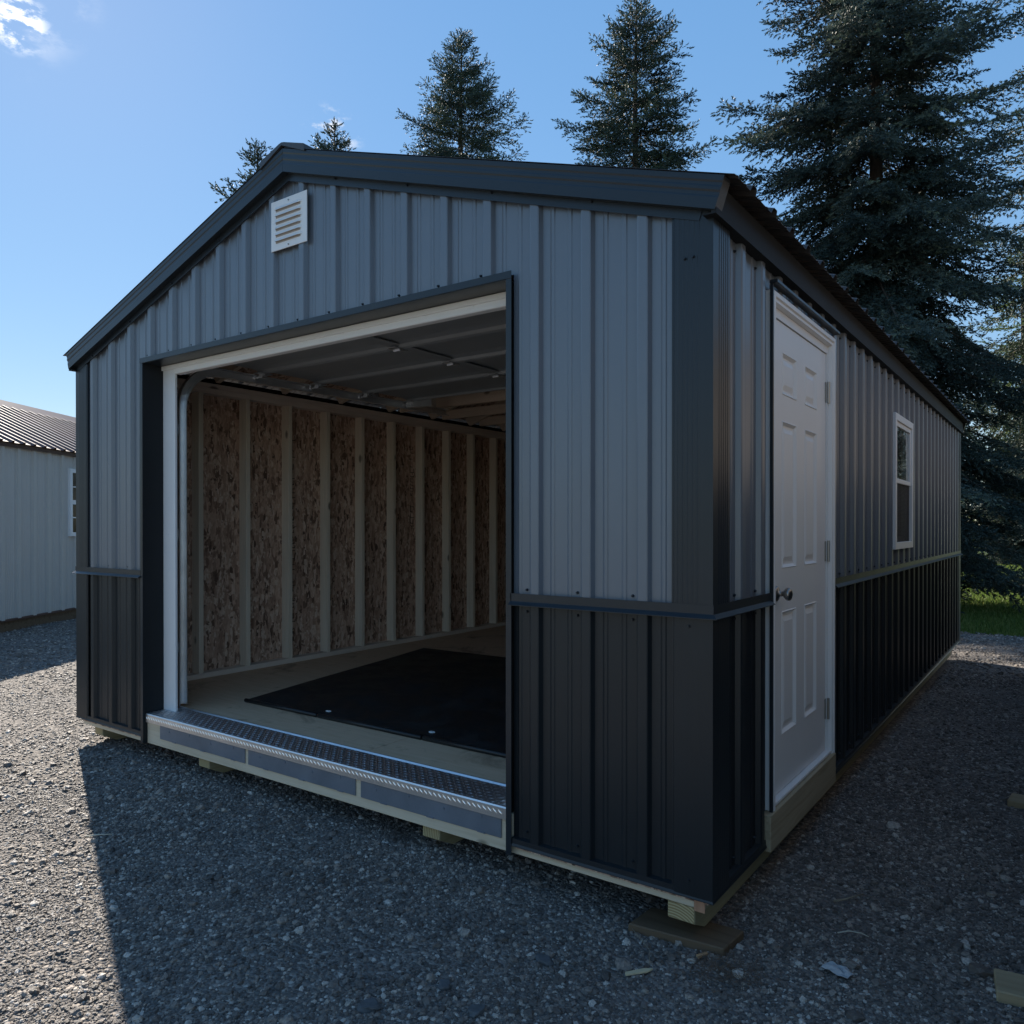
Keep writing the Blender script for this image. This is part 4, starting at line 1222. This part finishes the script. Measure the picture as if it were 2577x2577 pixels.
# ------------------------------------------------------------------ lawn grass
n = 90000
yy = 10.0 + 34 * rng.random(n) ** 1.8; xx = rng.uniform(-4.5, 1.5, n)
zz = np.full(n, -.30)
ok, dep = in_view(xx, yy, zz + .2, .05); xx, yy, zz, dep = xx[ok], yy[ok], zz[ok], dep[ok]
n = len(xx)
hh = rng.uniform(.05, .11, n); a = rng.uniform(0, 6.28, n); wdt = .004 + .0007 * dep
s_ = np.stack([np.cos(a) * wdt, np.sin(a) * wdt, 0 * a], -1)
b0 = np.stack([xx, yy, zz], -1); lean = np.stack([rng.normal(0, .03, n), rng.normal(0, .03, n), hh], -1)
V = np.stack([b0 - s_, b0 + s_, b0 + lean], 1).reshape(-1, 3); T = np.arange(3 * n).reshape(-1, 3)
def mat_leaf(name, stops, attr='tone', rough=.6, trans=.25):
    t = NT(name)
    at = t.n('ShaderNodeAttribute', attribute_name=attr)
    col = t.ramp(at.outputs['Fac'], stops)
    t.set(col, rough, 0, None, .3)
    tl = t.n('ShaderNodeBsdfTranslucent'); t.l(col, tl.inputs['Color'])
    mx = t.n('ShaderNodeMixShader'); mx.inputs[0].default_value = trans
    t.l(t.p.outputs[0], mx.inputs[1]); t.l(tl.outputs[0], mx.inputs[2]); t.l(mx.outputs[0], t.out.inputs['Surface'])
    return t.m
M['blade'] = mat_leaf('grass_blade', [(0, (0.070, 0.119, 0.021)), (.6, (0.140, 0.210, 0.042)), (1, (0.238, 0.266, 0.084))], trans=.4)
g = raw_mesh('grass', V, T, M['blade'], None, {'tone': np.repeat(rng.random(n), 3)})
tag(g, 'short mown grass blades of the lawn', None, None, 'stuff')

# ------------------------------------------------------------------ spruces
M['bark'] = simple('spruce_bark', (0.105, 0.077, 0.059), .9, 0, .2, 16, .6, .6)
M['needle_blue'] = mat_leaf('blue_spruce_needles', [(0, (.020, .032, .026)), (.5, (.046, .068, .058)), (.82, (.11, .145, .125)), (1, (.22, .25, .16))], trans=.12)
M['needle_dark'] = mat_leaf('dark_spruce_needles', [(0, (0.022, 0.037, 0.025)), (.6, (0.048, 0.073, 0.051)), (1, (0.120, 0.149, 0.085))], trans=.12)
M['needle_far'] = mat_leaf('green_conifer_needles', [(0, (0.042, 0.071, 0.021)), (.6, (0.099, 0.141, 0.042)), (1, (0.227, 0.269, 0.085))], trans=.3)

def needles(p, d, ln, k, nl, nw, tone, r_):
    """k flat needles round each shoot p->p+d*ln"""
    n = len(p)
    d = d / (np.linalg.norm(d, axis=1, keepdims=True) + 1e-9)
    ref = np.where(np.abs(d[:, 2:3]) < .9, np.array([[0, 0, 1.]]), np.array([[1., 0, 0]]))
    a = np.cross(d, ref); a /= np.linalg.norm(a, axis=1, keepdims=True); b = np.cross(d, a)
    V, TN_ = [], []
    for j in range(k):
        t = ((j + r_.random(n)) / k)[:, None]
        ph = (j * 2.399 + r_.uniform(0, .8, n))[:, None]
        rad = a * np.cos(ph) + b * np.sin(ph)
        th = .85 - .45 * t
        nd = d * np.cos(th) + rad * np.sin(th)
        base_ = p + d * (ln[:, None] * t)
        sd_ = np.cross(nd, rad); sd_ /= (np.linalg.norm(sd_, axis=1, keepdims=True) + 1e-9)
        L_ = nl * r_.uniform(.75, 1.25, (n, 1)) * (1.1 - .35 * t)
        V.append(np.stack([base_ - sd_ * nw, base_ + sd_ * nw, base_ + nd * L_], 1))
        TN_.append(tone)
    V = np.concatenate(V).reshape(-1, 3); tn = np.repeat(np.concatenate(TN_), 3)
    return V, tn

def spruce(name, base, H, Rmax, kk, seed, label, crown0=.6, whorl=.42, per=6, sub=.13, sprig=.15, k=12, nl=.042, nw=.0065, mat='needle_blue', droop=1.0, gap=.12, trunk_r=None, zcut=None, shoot=.07, hang=.35):
    r_ = np.random.default_rng(seed)
    base = np.array(base, float)
    root = empty(name, tuple(base), label, 'tree', 'spruces behind the garage')
    tr_ = trunk_r or H * .014
    tp = []; rd = []
    lean = r_.normal(0, .006, 2)
    for i in range(15):
        f = i / 14; tp.append((base[0] + lean[0] * f * H + .03 * math.sin(i), base[1] + lean[1] * f * H, base[2] - .1 + f * (H + .05))); rd.append(tr_ * (1 - f) ** .9 + .012)
    tb = MB(); tb.tube(tp, rd, 10)
    P_, D_, Ln, Tn = [], [], [], []
    twv, twf = [], []
    def stick(p, q, r0, r1):
        d = q - p; d = d / (np.linalg.norm(d) + 1e-9); a = np.cross(d, [0.3, .2, .9]); a /= np.linalg.norm(a) + 1e-9; b = np.cross(d, a); i0 = len(twv)
        for c, rr in ((p, r0), (q, r1)):
            for t in (0, 2.094, 4.189): twv.append(c + (a * math.cos(t) + b * math.sin(t)) * rr)
        for j in range(3): twf.append((i0 + j, i0 + (j + 1) % 3, i0 + 3 + (j + 1) % 3, i0 + 3 + j))
    h = crown0
    az0 = r_.uniform(0, 6.28)
    while h < H - .25:
        d_top = H - h
        rad = Rmax * (1 - math.exp(-d_top / kk))
        if h < crown0 + 1.5: rad *= .72 + .28 * (h - crown0) / 1.5
        nb = per + (1 if r_.random() < .5 else 0)
        if d_top < 1.2: nb = 5
        az0 += 2.4
        for q in range(nb):
            if r_.random() < gap: continue
            az = az0 + q * 6.283 / nb + r_.normal(0, .22)
            Lb = rad * r_.uniform(.55, 1.15)
            if r_.random() < .08: Lb *= 1.18
            f = min(1, d_top / (H * .55))
            el0 = (.75 * (1 - f) + .12) * (1 - f) - .32 * f * droop + r_.normal(0, .07)
            hz = np.array([math.cos(az), math.sin(az), 0.]); sd_ = np.array([-hz[1], hz[0], 0.])
            hb = h + r_.uniform(-.5, .5) * whorl
            p = np.array([base[0] + lean[0] * hb, base[1] + lean[1] * hb, base[2] + hb])
            ns = max(4, int(Lb / .16)); path = [p]
            tip_up = .55 + r_.normal(0, .12)
            curl = r_.normal(0, .18)
            for i in range(ns):
                t = (i + .5) / ns
                el = el0 - .30 * f * droop * math.sin(t * math.pi) + tip_up * max(0, t - .55) ** 1.0 * 1.1
                hd = hz * math.cos(curl * t) + sd_ * math.sin(curl * t)
                p = p + (hd * math.cos(el) + np.array([0, 0, math.sin(el)])) * (Lb / ns)
                path.append(p)
            path = np.array(path)
            r0 = .006 + .012 * Lb / 3
            for i in range(ns): stick(path[i], path[i + 1], r0 * (1 - i / ns) + .002, r0 * (1 - (i + 1) / ns) + .002)
            # branchlets
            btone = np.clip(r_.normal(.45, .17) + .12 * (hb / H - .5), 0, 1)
            nbr = int(Lb / sub)
            for j in range(nbr):
                t = (j + r_.random()) / nbr
                if t < .12 and Lb > .6: continue
                x = t * ns; i = min(int(x), ns - 1); pp = path[i] + (path[i + 1] - path[i]) * (x - i)
                ax = path[i + 1] - path[i]; ax = ax / np.linalg.norm(ax)
                for sgn in (-1, 1):
                    if r_.random() < .12: continue
                    ll = min(.72, .10 + .36 * Lb * (1 - t) + .12) * r_.uniform(.6, 1.15)
                    lat = np.cross(ax, [0, 0, 1]); lat = lat / (np.linalg.norm(lat) + 1e-9)
                    bd = ax * .72 + lat * sgn * .8 + np.array([0, 0, r_.normal(-hang * f, .18)]); bd /= np.linalg.norm(bd)
                    m_ = max(1, int(ll / shoot))
                    end = pp + bd * ll + np.array([0, 0, -.12 * hang * ll * 2])
                    if t < .6: stick(pp, end, .004, .002)
                    tt = np.linspace(.12, .95, m_)
                    pos = pp + (end - pp) * tt[:, None]
                    alt = np.where(np.arange(m_) % 2 == 0, 1., -1.)[:, None]
                    lat2 = np.cross(bd, [0, 0, 1.]); lat2 /= (np.linalg.norm(lat2) + 1e-9)
                    dd = bd * .7 + lat2 * alt * .55 + r_.normal(0, .32, (m_, 3)) + np.array([0, 0, .16])
                    dd[-1] = bd
                    P_.append(pos); D_.append(dd); Ln.append(sprig * r_.uniform(.6, 1.2, m_) * (1.05 - .35 * tt)); 
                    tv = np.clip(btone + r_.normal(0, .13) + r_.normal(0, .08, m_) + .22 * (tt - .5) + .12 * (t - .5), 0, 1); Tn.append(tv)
            # shoots along the tip of the main axis
            m_ = max(2, int(Lb / .1)); tt = np.linspace(.35, 1, m_) * ns; ii = np.minimum(tt.astype(int), ns - 1)
            pos = path[ii] + (path[ii + 1] - path[ii]) * (tt - ii)[:, None]; dd = (path[ii + 1] - path[ii]) / (Lb / ns) + r_.normal(0, .35, (m_, 3))
            P_.append(pos); D_.append(dd); Ln.append(np.full(m_, sprig)); Tn.append(np.clip(btone + r_.normal(.05, .1, m_), 0, 1))
        h += whorl * r_.uniform(.75, 1.2) * (0.7 + .3 * min(1, d_top / 4))
    # leader
    m_ = 14; zz = np.linspace(H - .9, H + .02, m_)
    pos = np.stack([base[0] + lean[0] * zz, base[1] + lean[1] * zz, base[2] + zz], -1); an = np.arange(m_) * 2.4
    dd = np.stack([np.cos(an) * .6, np.sin(an) * .6, np.full(m_, .8)], -1); dd[-1] = (0, 0, 1)
    P_.append(pos); D_.append(dd); Ln.append(np.linspace(.22, .1, m_)); Tn.append(np.full(m_, .5))
    P_ = np.concatenate(P_); D_ = np.concatenate(D_); Ln = np.concatenate(Ln); Tn = np.concatenate(Tn)
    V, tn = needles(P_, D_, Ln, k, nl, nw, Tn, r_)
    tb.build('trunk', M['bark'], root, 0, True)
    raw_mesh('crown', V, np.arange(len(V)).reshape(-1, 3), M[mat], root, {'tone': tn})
    raw_mesh('branches', np.array(twv), np.array(twf), M['bark'], root)
    print(name, 'sprigs', len(P_), 'tris', len(V) // 3)
    return root

GB = -.3
spruce('spruce_tree', (-2.1, 13.9, GB), 15.6, 5.0, 7.6, 21, 'huge blue spruce rising over the far right end of the garage', 1.45, .30, 7, .075, .14, 7, .060, .0138, 'needle_blue', 1.0, .06, shoot=.066)
spruce('spruce_tree', (-8.0, 15.7, GB), 15.35, 3.6, 5.3, 34, 'open spruce with a visible trunk, second from the right, top cut by the frame', 2.0, 0.36, 7, .085, .15, 6, .060, .0155, 'needle_dark', 1.1, .10, shoot=.066)
spruce('spruce_tree', (-14.2, 16.2, GB), 16.85, 3.2, 4.3, 47, 'dense dark spruce standing over the middle of the roof', 3.5, .34, 7, .085, .15, 6, .060, .0155, 'needle_dark', 1.0, .05, shoot=.066)
spruce('spruce_tree', (-17.4, 13.9, GB), 14.1, 2.6, 4.3, 52, 'small spruce tip just right of the roof ridge', 4.5, .38, 7, .12, .18, 8, .065, .019, 'needle_dark', .7, .12, shoot=.09)
spruce('spruce_tree', (-17.6, 11.2, GB), 12.3, 3.2, 4.6, 66, 'spruce tip showing left of the roof ridge', 3.5, .38, 7, .12, .18, 8, .065, .019, 'needle_dark', .7, .12, shoot=.09)
spruce('spruce_tree', (1.85, 18.5, GB), 17.5, 4.3, 6.5, 71, 'spruce cut by the right edge of the frame, branches reaching in', 3.2, .42, 6, .125, .17, 6, .06, .016, 'needle_dark', 1.0, .14, shoot=.09)
spruce('spruce_tree', (-.75, 34.5, GB), 4.8, 1.9, 2.0, 83, 'young blue spruce on the lawn at the right edge', .15, .22, 7, .11, .14, 8, .06, .016, 'needle_blue', .4, .04, shoot=.085)
spruce('spruce_tree', (-7.6, 24.5, GB), 12.0, 3.8, 5.0, 90, 'dark spruce half hidden behind the huge blue one', 1.5, .5, 7, .15, .2, 7, .075, .018, 'needle_dark', .9, .04, shoot=.11)
spruce('spruce_tree', (-4.3, 39, GB), 8.5, 3.2, 3.5, 97, 'dark spruce closing the lawn behind the garage corner', .1, .42, 7, .17, .2, 7, .08, .022, 'needle_dark', .8, .03, shoot=.12)
spruce('spruce_tree', (-.2, 41, GB), 9.0, 3.4, 3.8, 99, 'dark spruce closing the lawn at the right edge', .1, .42, 7, .17, .2, 7, .08, .022, 'needle_dark', .8, .03, shoot=.12)
spruce('spruce_tree', (-.9, 46, GB), 16.5, 4.2, 6, 95, 'sunlit green conifer far behind the lawn at the right edge', 1.5, .6, 7, .2, .25, 7, .1, .025, 'needle_far', .8, .04, shoot=.15)
